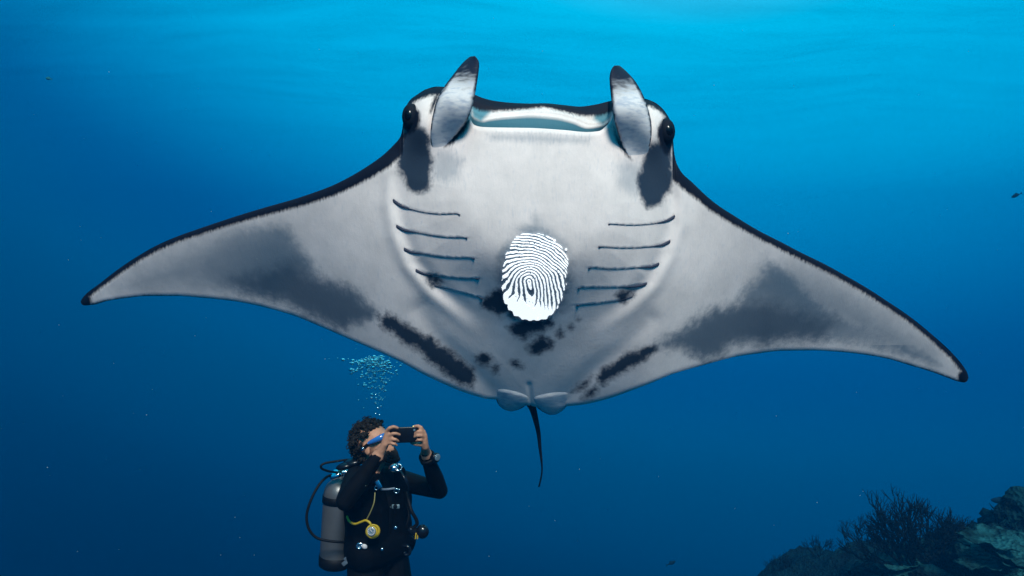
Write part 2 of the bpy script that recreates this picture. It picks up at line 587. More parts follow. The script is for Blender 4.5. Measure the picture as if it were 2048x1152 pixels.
SHIELD = [(800, 300), (781, 350), (779, 410), (790, 470), (815, 530), (860, 585), (915, 632), (975, 690), (1020, 745), (1063, 795),
          (1105, 750), (1150, 700), (1215, 655), (1268, 615), (1312, 568), (1343, 510), (1360, 450), (1362, 395), (1348, 330), (1335, 290),
          (1290, 215), (1180, 200), (960, 195), (860, 200)]
SHIELD_L = [(840, 60), (812, 220), (800, 300)] + SHIELD[1:10]
SHIELD_R = [SHIELD[9]] + SHIELD[10:20] + [(1318, 220), (1300, 60)]
SHIELD_IN = SHIELD_L + SHIELD_R[1:]
TH = math.radians(4.3)


def axes(px, py):
    dx, dy = px - 1072.0, py - 470.0
    return dx * math.cos(TH) + dy * math.sin(TH), -dx * math.sin(TH) + dy * math.cos(TH)


def gill_relief(px, py):
    """the soft flap over each gill opening"""
    d = np.zeros(px.shape)
    for g in GILLS:
        A = np.array(sorted(g), float)
        x0, x1 = A[0, 0], A[-1, 0]
        ys = np.interp(px, A[:, 0], A[:, 1])
        v = py - ys
        w = sstep(x0 - 12, x0 + 18, px) * (1 - sstep(x1 - 18, x1 + 12, px))
        d += w * np.where(v < 0, -0.0036 * np.exp(v / 15.0), 0.001 * np.exp(-v / 10.0))
    return d


def depth_front(px, py):
    """distance beyond Y0 of the belly skin at photo pixel (px, py)"""
    px = np.asarray(px, float); py = np.asarray(py, float)
    xs, ys = axes(px, py)
    ax = np.abs(xs)
    g = np.exp(-(xs / 330.0) ** 2)
    dn = np.clip(ys + 60, 0, None); up = np.clip(-(ys + 60), 0, None)
    f = 0.47 * (dn / 390.0) ** 2 + 0.05 * (up / 200.0) ** 2
    d = f * (0.60 + 0.40 * g)
    d = d + 0.42 * (ax / 890.0) ** 2.0                     # wings sweep back
    d = d + sstep(220, 470, ax) * 0.00078 * (ys + 120)     # and pitch, leading edge forward
    # wings: gently cambered along the chord, tips curled
    dl = poly_dist(px, py, SHIELD_L, False); dr = poly_dist(px, py, SHIELD_R, False)
    sm = -42.0 * np.log(np.exp(-dl / 42.0) + np.exp(-dr / 42.0) + 1e-9)
    s = np.where(poly_dist(px, py, SHIELD_IN) > 0, np.maximum(sm, 0) + 1e-3, -np.minimum(dl, dr))
    rim = np.exp(-((s + 4) / 13.0) ** 2) * sstep(300, 340, py) * (1 - sstep(560, 700, py))
    d = d - 0.105 * sstep(-14, 165, s) * (1 - 0.70 * sstep(500, 740, py)) - 0.012 * rim
    d = d + 0.012 * np.exp(-((s - 20) / 15.0) ** 2) * sstep(330, 400, py) * (1 - sstep(560, 660, py))
    d = d + 0.004 * np.exp(-((s + 60) / 55.0) ** 2) * sstep(300, 380, py)            # hollow beside the trunk
    # head lobes and eye sockets
    for (cx, cy) in ((846, 240), (1306, 255)):
        d = d - 0.085 * np.exp(-(((px - cx) / 34.0) ** 2 + ((py - cy) / 60.0) ** 2))
    # soft muscle folds under the horns
    for (cx, cy, a) in ((905, 330, 0.5), (1245, 345, -0.5)):
        u = (px - cx) * math.cos(a) + (py - cy) * math.sin(a)
        v = -(px - cx) * math.sin(a) + (py - cy) * math.cos(a)
        d = d + 0.004 * np.sin(u / 7.0) * np.exp(-(u / 26.0) ** 2 - (v / 34.0) ** 2)
    # the folds running from the pelvis to the wing roots
    for (pl, a, w) in (([(1000, 800), (940, 735), (880, 680), (840, 620)], 0.010, 20), ([(1128, 800), (1180, 745), (1240, 700), (1300, 640)], 0.010, 20),
                       ([(1058, 770), (1062, 812)], 0.007, 5)):
        d = d + a * np.exp(-(poly_dist(px, py, pl, False) / w) ** 2)
    d = d + gill_relief(px, py)
    return d


# wing edge rounding
OUTLINE = None


def mouth_w(x):
    return sstep(934, 944, x) * (1 - sstep(1216, 1226, x))


LIP = np.array([(930, 222), (938, 234), (949, 250), (966, 254), (998, 255), (1062, 256), (1127, 260), (1175, 264), (1198, 262), (1214, 250), (1226, 236)], float)
BTOP = np.array([(930, 200), (950, 214), (965, 222), (978, 224), (1030, 219), (1082, 214), (1127, 220), (1160, 229), (1185, 240), (1205, 238), (1226, 222)], float)
BBOT = np.array([(930, 214), (950, 238), (965, 243), (978, 240), (1014, 235), (1062, 232), (1111, 236), (1143, 244), (1175, 256), (1205, 252), (1226, 236)], float)


def build_body(root, mats):
    cols = np.unique(np.concatenate([np.arange(161, 1937, 2.1), np.arange(161, 172, 0.5), np.arange(799, 818, 0.5), np.arange(1330, 1350, 0.5),
                                     np.arange(1925, 1937, 0.5), np.arange(932, 956, 1.0), np.arange(1202, 1228, 1.0), [1937.0]]))
    cols = cols[np.concatenate([[True], np.diff(cols) > 0.0])]
    kp = [cols[0]]
    for c_ in cols[1:]:
        if c_ - kp[-1] >= 0.45: kp.append(c_)
    kp[-1] = 1937.0
    cols = np.array(kp)
    rA = np.concatenate([np.linspace(0, .06, 12), np.linspace(.06, .14, 14)[1:], np.linspace(.14, .2, 7)[1:], np.linspace(.2, .26, 7)[1:], np.linspace(.26, 1, 215)[1:]])
    nc, nr = len(cols), len(rA)
    CX, R = np.meshgrid(cols, rA, indexing='ij')
    top, bot = lead_y(CX), trail_y(CX)
    w = mouth_w(CX)
    lip = smooth_curve(LIP, CX); bt = smooth_curve(BTOP, CX); bb = smooth_curve(BBOT, CX)
    bt = np.maximum(bt, top + 4); bb = np.maximum(bb, bt + 3)
    hb = sstep(800, 880, CX) * (1 - sstep(1275, 1350, CX))
    lx = (top + (bot - top) * .26) * (1 - hb) + np.maximum(np.interp(CX, LIP[:, 0], LIP[:, 1]), top + 14) * hb
    p_out = np.where(R < .26, top + (lx - top) * R / .26, lx + (bot - lx) * (R - .26) / .74)
    pm = np.empty_like(p_out)
    ks = [0, .06, .14, .2, .26, 1]
    kv = [top, bt, bb, lip + 9, lip, bot]
    for a in range(5):
        sel = (R >= ks[a]) & (R <= ks[a + 1])
        t = (R - ks[a]) / (ks[a + 1] - ks[a])
        pm = np.where(sel, kv[a] * (1 - t) + kv[a + 1] * t, pm)
    PY = p_out * (1 - w) + pm * w
    PX = CX.copy()
    D = depth_front(PX, PY)
    dm = np.interp(R, [0, .03, .06, .10, .14, .17, .2, .235, .252, .257, .26, .27, 1], [.26, .235, .23, .20, .190, .200, .215, .12, .030, .012, .010, 0, 0])
    D = D + dm * w + 0.003 * np.sin((R - .06) / .08 * 2 * math.pi * 2) * ((R > .06) & (R < .14)) * w
    outl = LEAD + TRAIL[::-1]
    e = np.clip(poly_dist(PX, PY, outl), 0, None)
    thick_lead = 0.055
    el = poly_dist(PX, PY, LEAD, False); et = poly_dist(PX, PY, TRAIL, False)
    r1 = np.clip(el / np.where((PX > 800) & (PX < 1350), 30.0, 15.0), 0, 1); r2 = np.clip(et / 9.0, 0, 1)
    D = D + np.where((PX > 800) & (PX < 1350), 0.055, 0.030) * (1 - np.sqrt(1 - (1 - r1) ** 2)) * (1 - w) + 0.010 * (1 - np.sqrt(1 - (1 - r2) ** 2))
    Yv = Y0 + D
    front = np.stack([(PX - 1024) * K * Yv, Yv, (576 - PY) * K * Yv], -1)
    # the dark back
    nb = 26
    tb = 0.5 - 0.5 * np.cos(np.linspace(0, math.pi, nb))
    CB, TB = np.meshgrid(cols, tb, indexing='ij')
    tpb, btb = lead_y(CB), trail_y(CB)
    PYb = tpb + (btb - tpb) * TB
    df = depth_front(CB, PYb)
    d0 = D[:, :1]; d1 = D[:, -1:]
    chord = d0 * (1 - TB) + d1 * TB
    xs, ys = axes(CB, PYb)
    th = (0.03 + 0.26 * np.exp(-(xs / 260.0) ** 2)) * np.sqrt(np.clip(4 * TB * (1 - TB), 0, 1))
    th = th * sstep(0, 60, btb - tpb + 6)
    edge = np.clip(np.minimum(TB, 1 - TB) * 12, 0, 1)
    Db = chord * (1 - edge) + np.maximum(chord, df) * edge + th
    Db[:, 0] = D[:, 0]; Db[:, -1] = D[:, -1]
    Yb = Y0 + Db
    back = np.stack([(CB - 1024) * K * Yb, Yb, (576 - PYb) * K * Yb], -1)
    V = np.concatenate([front.reshape(-1, 3), back.reshape(-1, 3)])

    def quads(n, m, off, flip):
        i, j = np.meshgrid(np.arange(n - 1), np.arange(m - 1), indexing='ij')
        a = (i * m + j).ravel() + off
        q = [a, a + m, a + m + 1, a + 1]
        return np.stack(q[::-1] if flip else q, -1)
    F = np.concatenate([quads(nc, nr, 0, True), quads(nc, nb, nc * nr, False)])
    o = obj_from('body', V, F, mats, root)
    me = o.data
    nf = nc * nr
    px, py = PX.ravel(), PY.ravel()

    def attr(name, val, backval):
        a = me.attributes.new(name, 'FLOAT', 'POINT')
        full = np.full(len(V), backval, dtype=np.float32)
        full[:nf] = val
        a.data.foreach_set('value', full)
    # --- pigment: signed distances (photo px / 100) to the outlines of the dark markings and of the shade painted into the horn gaps
    xs, ys = axes(px, py)
    wl_ = np.interp(px, [160, 300, 500, 640, 720, 780, 800], [9, 11, 15, 19, 22, 26, 26])
    wr_ = np.interp(px, [1345, 1400, 1500, 1650, 1850, 1940], [26, 19, 15, 13, 11, 10])
    marg = np.where(px < 1070, wl_, wr_)
    black = marg - el.ravel()
    inhead = (px > 806) & (px < 1345)
    rimw = np.interp(px, [806, 830, 870, 930, 960, 1000, 1040, 1088, 1130, 1200, 1230, 1290, 1320, 1345], [4, 10, 16, 24, 26, 19, 13, 8, 14, 24, 22, 13, 8, 4])
    black = np.where(inhead, np.where(py < 262, rimw - el.ravel(), -50), black)
    for c in ((163, 604, 20), (1934, 756, 19)):
        black = np.maximum(black, c[2] - np.hypot(px - c[0], py - c[1]))
    tip = np.maximum(np.clip(1 - (px - 165) / 400.0, 0, 1), np.clip(1 - (1935 - px) / 430.0, 0, 1))
    tline = np.where((px < 590) | (px > 1470), -4.0 + 6.5 * tip, -8.0) - et.ravel() - 1.6 * (np.sin(px * 0.23) > 0.5) * (tip < .9)
    black = np.maximum(black, tline)
    blacks = [C1([(236, 545), (215, 600), (190, 690), (178, 760), (205, 830), (222, 860), (235, 910), (270, 935), (340, 935), (368, 880), (375, 800), (372, 740), (362, 680), (352, 610), (330, 570), (285, 555)]),
              C1([(1735, 690), (1745, 650), (1800, 640), (1850, 640), (1856, 700), (1872, 830), (1850, 930), (1790, 1010), (1720, 1035), (1690, 980), (1668, 900), (1690, 800)]),
              C1([(238, 545), (160, 625), (60, 720), (-40, 800), (-40, 850), (40, 770), (75, 735), (105, 770), (130, 740), (185, 680), (215, 610)]),
              C1([(205, 430), (225, 400), (262, 420), (292, 450), (298, 500), (280, 545), (245, 570), (215, 540)]),
              C1([(1880, 470), (1850, 470), (1805, 540), (1795, 600), (1820, 660), (1845, 700), (1870, 640), (1890, 560)]),
              C1([(370, 460), (380, 400), (400, 350), (425, 300), (440, 300), (420, 370), (395, 420)]),
              C1([(1690, 365), (1725, 440), (1735, 500), (1728, 560), (1700, 470), (1680, 400)]),
              [(888, 294), (905, 274), (930, 245), (940, 240), (930, 262), (908, 286)],  # gap beside the left horn, its shade painted dark on the skin
              [(1226, 252), (1234, 270), (1248, 295), (1264, 321), (1250, 310), (1234, 285)],  # right horn's gap, shade painted in likewise
              ]
    for ip, p in enumerate(blacks[2:]):
        black = np.maximum(black, poly_dist(px, py, p) + (5 if ip in (1, 2) else 0))
    spots = [[(758, 632), (775, 627), (800, 640), (825, 655), (850, 675), (862, 668), (880, 690), (900, 700), (925, 722), (948, 738), (952, 752), (945, 774), (920, 768), (890, 748), (860, 725), (835, 700), (810, 690), (780, 665), (762, 650)],
             [(1313, 690), (1310, 706), (1290, 722), (1262, 737), (1232, 754), (1205, 770), (1195, 757), (1205, 738), (1230, 722), (1255, 708), (1285, 693)],
             [(1145, 782), (1152, 770), (1172, 758), (1183, 752), (1178, 768), (1160, 782)],
             [(1164, 794), (1172, 784), (1190, 772), (1197, 778), (1184, 792), (1170, 797)],
             C2([(690, 700), (720, 650), (790, 615), (830, 640), (850, 690), (890, 740), (920, 800), (880, 790), (850, 760), (800, 785), (760, 760), (700, 725)]),
             C2([(860, 850), (900, 815), (1000, 795), (1130, 795), (1135, 840), (1080, 880), (1010, 890), (960, 930), (910, 915), (870, 880)]),
             C2([(975, 975), (1010, 940), (1070, 900), (1140, 945), (1130, 985), (1080, 1000), (1050, 1025), (1000, 1010)]),
             C2([(1160, 885), (1180, 865), (1192, 885), (1200, 905), (1180, 922), (1160, 905)]),
             C2([(1240, 850), (1255, 832), (1268, 845), (1255, 862)]),
             C2([(1278, 812), (1285, 802), (1294, 810), (1286, 820)]),
             C2([(650, 1035), (690, 1010), (740, 1020), (770, 1060), (740, 1095), (700, 1090), (655, 1065)]),
             C2([(752, 1100), (775, 1086), (798, 1105), (790, 1130), (765, 1128)]),
             C2([(868, 1070), (890, 1060), (950, 1080), (945, 1100), (905, 1102), (875, 1090)]),
             C2([(335, 530), (375, 515), (425, 530), (443, 565), (420, 600), (385, 600), (355, 570)]),
             C2([(1525, 655), (1560, 615), (1610, 605), (1645, 625), (1620, 660), (1580, 700), (1545, 680)])]
    sp = np.full(px.shape, -200.0)
    for p in spots:
        sp = np.maximum(sp, poly_dist(px, py, p))
    for p in blacks[:2]:
        sp = np.maximum(sp, poly_dist(px, py, p) * 1.15 + 5)
    greyL = poly_dist(px, py, C6([(1165, 530), (1210, 620), (1290, 710), (1330, 790), (1430, 810), (1520, 860), (1580, 910), (1630, 975), (1590, 1000), (1500, 1015), (1460, 1045), (1400, 1030), (1330, 1000), (1250, 960), (1150, 910), (1050, 885), (950, 862), (800, 838), (690, 800), (730, 700), (780, 600), (900, 540), (1000, 525), (1090, 515)]))
    greyR = poly_dist(px, py, C7([(20, 905), (60, 880), (140, 835), (270, 745), (400, 715), (430, 650), (500, 600), (545, 520), (640, 560), (740, 680), (850, 770), (1000, 820), (1150, 890), (1280, 950), (1330, 985), (1250, 970), (1100, 915), (950, 880), (800, 880), (650, 870), (550, 885), (450, 885), (370, 900), (330, 945), (250, 965), (170, 930), (140, 900), (80, 915)]))
    coreL = poly_dist(px, py, C6([(860, 790), (1050, 745), (1180, 700), (1300, 780), (1430, 815), (1520, 865), (1630, 975), (1590, 1000), (1500, 1015), (1460, 1045), (1330, 995), (1150, 900), (950, 855)]))
    coreR = poly_dist(px, py, C7([(20, 905), (140, 835), (270, 745), (400, 715), (520, 700), (700, 740), (850, 790), (800, 870), (550, 885), (450, 885), (370, 900), (330, 945), (250, 965), (170, 930), (80, 915)]))
    softL = poly_dist(px, py, C6([(1130, 530), (1250, 700), (1100, 860), (800, 850), (450, 840), (330, 830), (480, 720), (700, 620), (900, 550)]))
    softR = poly_dist(px, py, C7([(545, 530), (700, 540), (900, 640), (1100, 770), (1300, 930), (1340, 1000), (1200, 950), (950, 860), (700, 760), (500, 640)]))
    halo = poly_dist(px, py, C2([(800, 430), (870, 310), (940, 230), (1010, 215), (1030, 160), (1055, 215), (1110, 240), (1200, 310), (1250, 450), (1255, 560), (1235, 720), (1180, 760), (1000, 800), (860, 740), (790, 560)]))
    lipst = poly_dist(px, py, [(975, 270), (1040, 268), (1100, 272), (1180, 278), (1178, 286), (1090, 284), (985, 280)])
    sm1 = poly_dist(px, py, [(862, 330), (878, 300), (900, 296), (925, 320), (918, 352), (890, 366), (868, 356)])
    sm2 = poly_dist(px, py, [(1232, 330), (1258, 320), (1284, 332), (1290, 380), (1268, 392), (1240, 372)])
    attr('sdf_black', black / 100, 0.5)
    attr('sdf_spot', sp / 100, -2)
    pe = (1 - np.hypot((px - 1067) / 66.0, (py - 553) / 84.0)) * 66.0 + 4
    attr('sdf_grey', np.maximum(np.maximum(greyL, greyR), pe) / 100, -2)
    attr('sdf_core', np.maximum(coreL, coreR) / 100, -2)
    attr('patch_fade', np.where(px < 1000, sstep(330, 590, px + 0.35 * (py - 520)), np.where(py > 690 - 0.0 * px, 1, sstep(1850, 1590, px - 0.35 * (py - 620)))) * 1.0, 0)
    attr('sdf_soft', np.maximum(softL, softR) / 100, -2)
    attr('sdf_halo', halo / 100, -2)
    attr('sdf_smudge', np.maximum(np.maximum(sm1, sm2), lipst * 1.5) / 100, -2)
    # inside of the mouth
    ck = np.maximum(poly_dist(px, py, [(936, 200), (962, 204), (986, 222), (976, 232), (962, 247), (944, 236)]), poly_dist(px, py, [(1188, 214), (1224, 204), (1228, 235), (1206, 252), (1186, 240)]))
    ck = np.where(R.ravel() < .2, sstep(-4, 8, ck), 0)
    attr('mouth', np.maximum((((R > .142) & (R < .255)) * w).ravel(), ck), 0)
    return o


def manta_skin():
    m, n, l, b = new_mat('manta_skin')
    b.inputs['Roughness'].default_value = 0.6
    b.inputs['Specular IOR Level'].default_value = 0.09
    tc = n.new('ShaderNodeTexCoord')

    def noise(scale, detail=4, rough=0.55, vec=None):
        z = n.new('ShaderNodeTexNoise')
        z.inputs['Scale'].default_value = scale; z.inputs['Detail'].default_value = detail; z.inputs['Roughness'].default_value = rough
        l.new(vec or tc.outputs['Object'], z.inputs['Vector'])
        return z.outputs['Fac']
    st = n.new('ShaderNodeMapping'); st.inputs['Scale'].default_value = (1, 0.4, 0.22)
    l.new(tc.outputs['Object'], st.inputs[0])
    nA = noise(19, 8, 0.70)        # ragged patch edges
    nB = noise(95, 4, 0.7)         # fuzz
    nS = noise(120, 3, 0.6, st.outputs[0])   # streaks along the body
    nL = noise(5.0, 9, 0.66)

    def mask(attr, amp, width, fuzz=0.0, noise_a=None):
        a = n.new('ShaderNodeAttribute'); a.attribute_name = attr
        x = a.outputs['Fac']
        for (nz, am) in ((noise_a or nA, amp), (nB, fuzz)):
            if am <= 0: continue
            s = n.new('ShaderNodeMath'); s.operation = 'MULTIPLY_ADD'
            s.inputs[1].default_value = am; s.inputs[2].default_value = -am * 0.5
            l.new(nz, s.inputs[0])
            ad = n.new('ShaderNodeMath'); ad.operation = 'ADD'
            l.new(x, ad.inputs[0]); l.new(s.outputs[0], ad.inputs[1]); x = ad.outputs[0]
        r = n.new('ShaderNodeMapRange'); r.interpolation_type = 'SMOOTHSTEP'
        r.inputs['From Min'].default_value = -width; r.inputs['From Max'].default_value = width
        l.new(x, r.inputs['Value'])
        return r.outputs[0]

    def scale(x, k):
        s = n.new('ShaderNodeMath'); s.operation = 'MULTIPLY'; s.inputs[1].default_value = k
        l.new(x, s.inputs[0]); return s.outputs[0]

    def over(base, colr, fac):
        mx = n.new('ShaderNodeMix'); mx.data_type = 'RGBA'
        l.new(fac, mx.inputs['Factor'])
        if isinstance(base, tuple): mx.inputs['A'].default_value = base
        else: l.new(base, mx.inputs['A'])
        mx.inputs['B'].default_value = colr
        return mx.outputs['Result']
    rp = n.new('ShaderNodeValToRGB')
    rp.color_ramp.elements[0].position = 0.3; rp.color_ramp.elements[0].color = (0.68, 0.60, 0.555, 1)
    rp.color_ramp.elements[1].position = 0.72; rp.color_ramp.elements[1].color = (0.92, 0.80, 0.735, 1)
    l.new(nL, rp.inputs[0])
    c = rp.outputs[0]
    fine = n.new('ShaderNodeMapRange'); fine.inputs['From Min'].default_value = 0.56; fine.inputs['From Max'].default_value = 0.74
    fine.inputs['To Max'].default_value = 0.32
    l.new(nS, fine.inputs['Value'])
    c = over(c, (0.44, 0.46, 0.52, 1), fine.outputs[0])
    GREY = (0.078, 0.148, 0.205, 1); DARK = (0.030, 0.070, 0.112, 1); SPOT = (0.010, 0.027, 0.050, 1); BLK = (0.006, 0.008, 0.016, 1)
    c = over(c, GREY, scale(mask('sdf_soft', 0.30, 0.42), 0.60))
    c = over(c, GREY, scale(mask('sdf_halo', 0.22, 0.16, 0.05), 0.50))
    c = over(c, GREY, scale(mask('sdf_smudge', 0.2, 0.16, 0.1, nS), 0.42))
    pf = n.new('ShaderNodeAttribute'); pf.attribute_name = 'patch_fade'

    def mul(a, b_):
        q = n.new('ShaderNodeMath'); q.operation = 'MULTIPLY'
        l.new(a, q.inputs[0]); l.new(b_, q.inputs[1]); return q.outputs[0]
    c = over(c, GREY, mul(scale(mask('sdf_grey', 0.45, 0.15, 0.08), 0.70), pf.outputs['Fac']))
    c = over(c, DARK, scale(mask('sdf_core', 0.40, 0.24, 0.10), 0.66))
    c = over(c, SPOT, scale(mask('sdf_spot', 0.36, 0.095, 0.07), 0.98))
    am = n.new('ShaderNodeAttribute'); am.attribute_name = 'mouth'
    c = over(c, (0.016, 0.185, 0.245, 1), scale(am.outputs['Fac'], 0.9))
    c = over(c, BLK, mask('sdf_black', 0.09, 0.045, 0.05, nS))
    l.new(c, b.inputs['Base Color'])
    bp = n.new('ShaderNodeBump'); bp.inputs['Strength'].default_value = 0.18; bp.inputs['Distance'].default_value = 0.004
    sm = n.new('ShaderNodeMath'); sm.operation = 'ADD'
    l.new(nS, sm.inputs[0]); l.new(nB, sm.inputs[1]); l.new(sm.outputs[0], bp.inputs['Height'])
    l.new(bp.outputs[0], b.inputs['Normal'])
    return m


def fin_skin():
    """cephalic fins, pelvic fins and tail: pale skin with dark edges; attribute dark 0..1"""
    m, n, l, b = new_mat('manta_fin_skin')
    b.inputs['Roughness'].default_value = 0.6
    b.inputs['Specular IOR Level'].default_value = 0.09
    tc = n.new('ShaderNodeTexCoord')
    st = n.new('ShaderNodeMapping'); st.inputs['Scale'].default_value = (0.35, 0.4, 1.0); st.inputs['Rotation'].default_value = (0, 0.35, 0)
    l.new(tc.outputs['Object'], st.inputs[0])
    a = n.new('ShaderNodeTexNoise'); a.inputs['Scale'].default_value = 70; a.inputs['Detail'].default_value = 4
    l.new(st.outputs[0], a.inputs['Vector'])
    rp = n.new('ShaderNodeValToRGB')
    rp.color_ramp.elements[0].position = 0.30; rp.color_ramp.elements[0].color = (0.46, 0.49, 0.54, 1)
    rp.color_ramp.elements[1].position = 0.55; rp.color_ramp.elements[1].color = (0.74, 0.71, 0.685, 1)
    l.new(a.outputs['Fac'], rp.inputs[0])
    at = n.new('ShaderNodeAttribute'); at.attribute_name = 'dark'
    s = n.new('ShaderNodeMath'); s.operation = 'MULTIPLY_ADD'; s.inputs[1].default_value = 0.7; s.inputs[2].default_value = -0.35
    l.new(a.outputs['Fac'], s.inputs[0])
    ad = n.new('ShaderNodeMath'); ad.operation = 'ADD'
    l.new(at.outputs['Fac'], ad.inputs[0]); l.new(s.outputs[0], ad.inputs[1])
    r = n.new('ShaderNodeMapRange'); r.interpolation_type = 'SMOOTHSTEP'
    r.inputs['From Min'].default_value = 0.22; r.inputs['From Max'].default_value = 0.86
    l.new(ad.outputs[0], r.inputs['Value'])
    mx = n.new('ShaderNodeMix'); mx.data_type = 'RGBA'
    mx.inputs['B'].default_value = (0.012, 0.016, 0.030, 1)
    l.new(r.outputs[0], mx.inputs['Factor']); l.new(rp.outputs[0], mx.inputs['A'])
    l.new(mx.outputs['Result'], b.inputs['Base Color'])
    bp = n.new('ShaderNodeBump'); bp.inputs['Strength'].default_value = 0.2; bp.inputs['Distance'].default_value = 0.004
    l.new(a.outputs['Fac'], bp.inputs['Height']); l.new(bp.outputs[0], b.inputs['Normal'])
    return m


M_manta = manta_skin()
M_fin = fin_skin()
M_eye = simple('manta_eye', (0.002, 0.002, 0.003), 0.2, spec=0.3)
M_lid = simple('dark_eyelid', (0.006, 0.008, 0.014), 0.7, spec=0.1)
M_gill = simple('gill_opening', (0.050, 0.055, 0.080), 0.75, spec=0.1, var=0.5, scale=140)
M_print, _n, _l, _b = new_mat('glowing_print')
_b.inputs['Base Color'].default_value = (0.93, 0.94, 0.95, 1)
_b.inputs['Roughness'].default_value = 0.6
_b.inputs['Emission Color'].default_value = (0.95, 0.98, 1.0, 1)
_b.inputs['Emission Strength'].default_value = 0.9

manta = empty('manta_ray', P(1063, 812, 3.3))
tag(manta, 'huge white bellied manta ray with dark patches and glowing fingerprint, swimming above diver', 'manta ray')
build_body(manta, [M_manta])


def blade(name, left, right, dep, thick, curl, dark, nu=40, nv=18):
    """a fin: two edges in photo pixels, dep(u) distance, closed two sided blade with curl across"""
    def res(pl, n):
        q = catmull([Vector((x, y, 0)) for x, y in pl], 12)
        s = [0]
        for i in range(1, len(q)): s.append(s[-1] + (q[i] - q[i - 1]).length)
        s = np.array(s) / s[-1]
        u = np.linspace(0, 1, n)
        return np.interp(u, s, [p.x for p in q]), np.interp(u, s, [p.y for p in q])
    lx, ly = res(left, nu); rx, ry = res(right, nu)
    vs, dk = [], []
    for side in (0, 1):
        for i in range(nu):
            u = i / (nu - 1)
            for j in range(nv):
                v = j / (nv - 1)
                x = lx[i] * (1 - v) + rx[i] * v; y = ly[i] * (1 - v) + ry[i] * v
                bul = math.sqrt(max(4 * v * (1 - v), 0))
                Yd = dep(u, v, x, y) - curl(u) * bul + (thick(u) * bul * 1.6 if side else 0)
                vs.append(P(x, y, Yd)); dk.append(1.0 if side else dark(u, v))
    fs = []
    for i in range(nu - 1):
        for j in range(nv - 1):
            a = i * nv + j
            fs.append((a, a + 1, a + nv + 1, a + nv))
            o = nu * nv
            fs.append((o + a, o + a + nv, o + a + nv + 1, o + a + 1))
    o = nu * nv
    for j in range(nv - 1):                      # close both ends
        fs.append((j, o + j, o + j + 1, j + 1))
        e = (nu - 1) * nv
        fs.append((e + j, e + j + 1, o + e + j + 1, o + e + j))
    ob = obj_from(name, vs, fs, M_fin, manta)
    bm = bmesh.new(); bm.from_mesh(ob.data)
    bmesh.ops.remove_doubles(bm, verts=bm.verts, dist=1e-5)
    bmesh.ops.recalc_face_normals(bm, faces=bm.faces)
    lay = None
    bm.to_mesh(ob.data); bm.free()
    kd = KDTree(len(vs))
    off = Vector(manta.location)
    for i, q in enumerate(vs): kd.insert(q - off, i)
    kd.balance()
    at = ob.data.attributes.new('dark', 'FLOAT', 'POINT')
    for i, vtx in enumerate(ob.data.vertices):
        at.data[i].value = dk[kd.find(vtx.co)[1]]
    ob.data.polygons.foreach_set('use_smooth', [True] * len(ob.data.polygons))
    return ob


_gx = np.arange(780, 1380, 2.5); _gy = np.arange(95, 850, 2.5)
_GX, _GY = np.meshgrid(_gx, _gy, indexing='ij')
_GD = Y0 + depth_front(_GX, _GY)


def bodyY(px, py):
    """belly depth at a photo pixel, looked up in a table"""
    fx = min(max((float(px) - 780) / 2.5, 0), len(_gx) - 1.001); fy = min(max((float(py) - 95) / 2.5, 0), len(_gy) - 1.001)
    i, j = int(fx), int(fy); a, b = fx - i, fy - j
    return float(_GD[i, j] * (1 - a) * (1 - b) + _GD[i + 1, j] * a * (1 - b) + _GD[i, j + 1] * (1 - a) * b + _GD[i + 1, j + 1] * a * b)


# cephalic fins (the two horns)
def horn_dark(u, v):
    e = min(v, 1 - v)
    return max(0.12 + 0.88 * sst(0.55, 0.98, u), 0.95 * sst(0.22, 0.0, e) * sst(0.30, 0.8, u), sst(0.12, 0.0, e) * 0.7 * sst(.12, .3, u))


def sst(a, b, x):
    t = min(max((x - a) / (b - a), 0), 1)
    return t * t * (3 - 2 * t)


def horn_depth(u, free, x, y):
    t = sst(.10, .62, u)
    return (bodyY(x, y) + 0.010 - 0.012 * sst(0, .2, u)) * (1 - t) + free * t


yl = bodyY(880, 300); yr = bodyY(1270, 318)
fl = blade('cephalic_fin',
           [(876, 322), (866, 300), (861, 272), (864, 238), (873, 202), (888, 174), (905, 151), (925, 126), (940, 113)],
           [(892, 318), (892, 292), (912, 270), (933, 243), (945, 212), (952, 178), (957, 145), (958, 124), (950, 112)],
           lambda u, v, x, y: horn_depth(u, yl - 0.075 - 0.03 * math.sin(u * 3.0) + 0.10 * u * u - 0.06 * u * v, x, y), lambda u: 0.05 * (1 - 0.6 * u) + .006, lambda u: 0.045 * sst(0.05, .55, u) * (1 - 0.6 * u), horn_dark)
fr = blade('cephalic_fin',
           [(1272, 332), (1258, 314), (1244, 288), (1233, 258), (1226, 225), (1221, 185), (1219, 155), (1223, 138), (1229, 131)],
           [(1284, 332), (1293, 312), (1302, 280), (1303, 250), (1297, 220), (1287, 192), (1271, 163), (1252, 142), (1239, 131)],
           lambda u, v, x, y: horn_depth(u, yr - 0.075 - 0.03 * math.sin(u * 3.0) + 0.10 * u * u - 0.06 * u * (1 - v), x, y), lambda u: 0.05 * (1 - 0.6 * u) + .006, lambda u: 0.045 * sst(0.05, .55, u) * (1 - 0.6 * u), horn_dark)

# pelvic fins
def pel_dark(u, v):
    return 0.25 * sst(0.12, 0, min(v, 1 - v)) + 0.12 + 0.22 * sst(.3, .8, u) * sst(.1, .4, min(v, 1 - v))


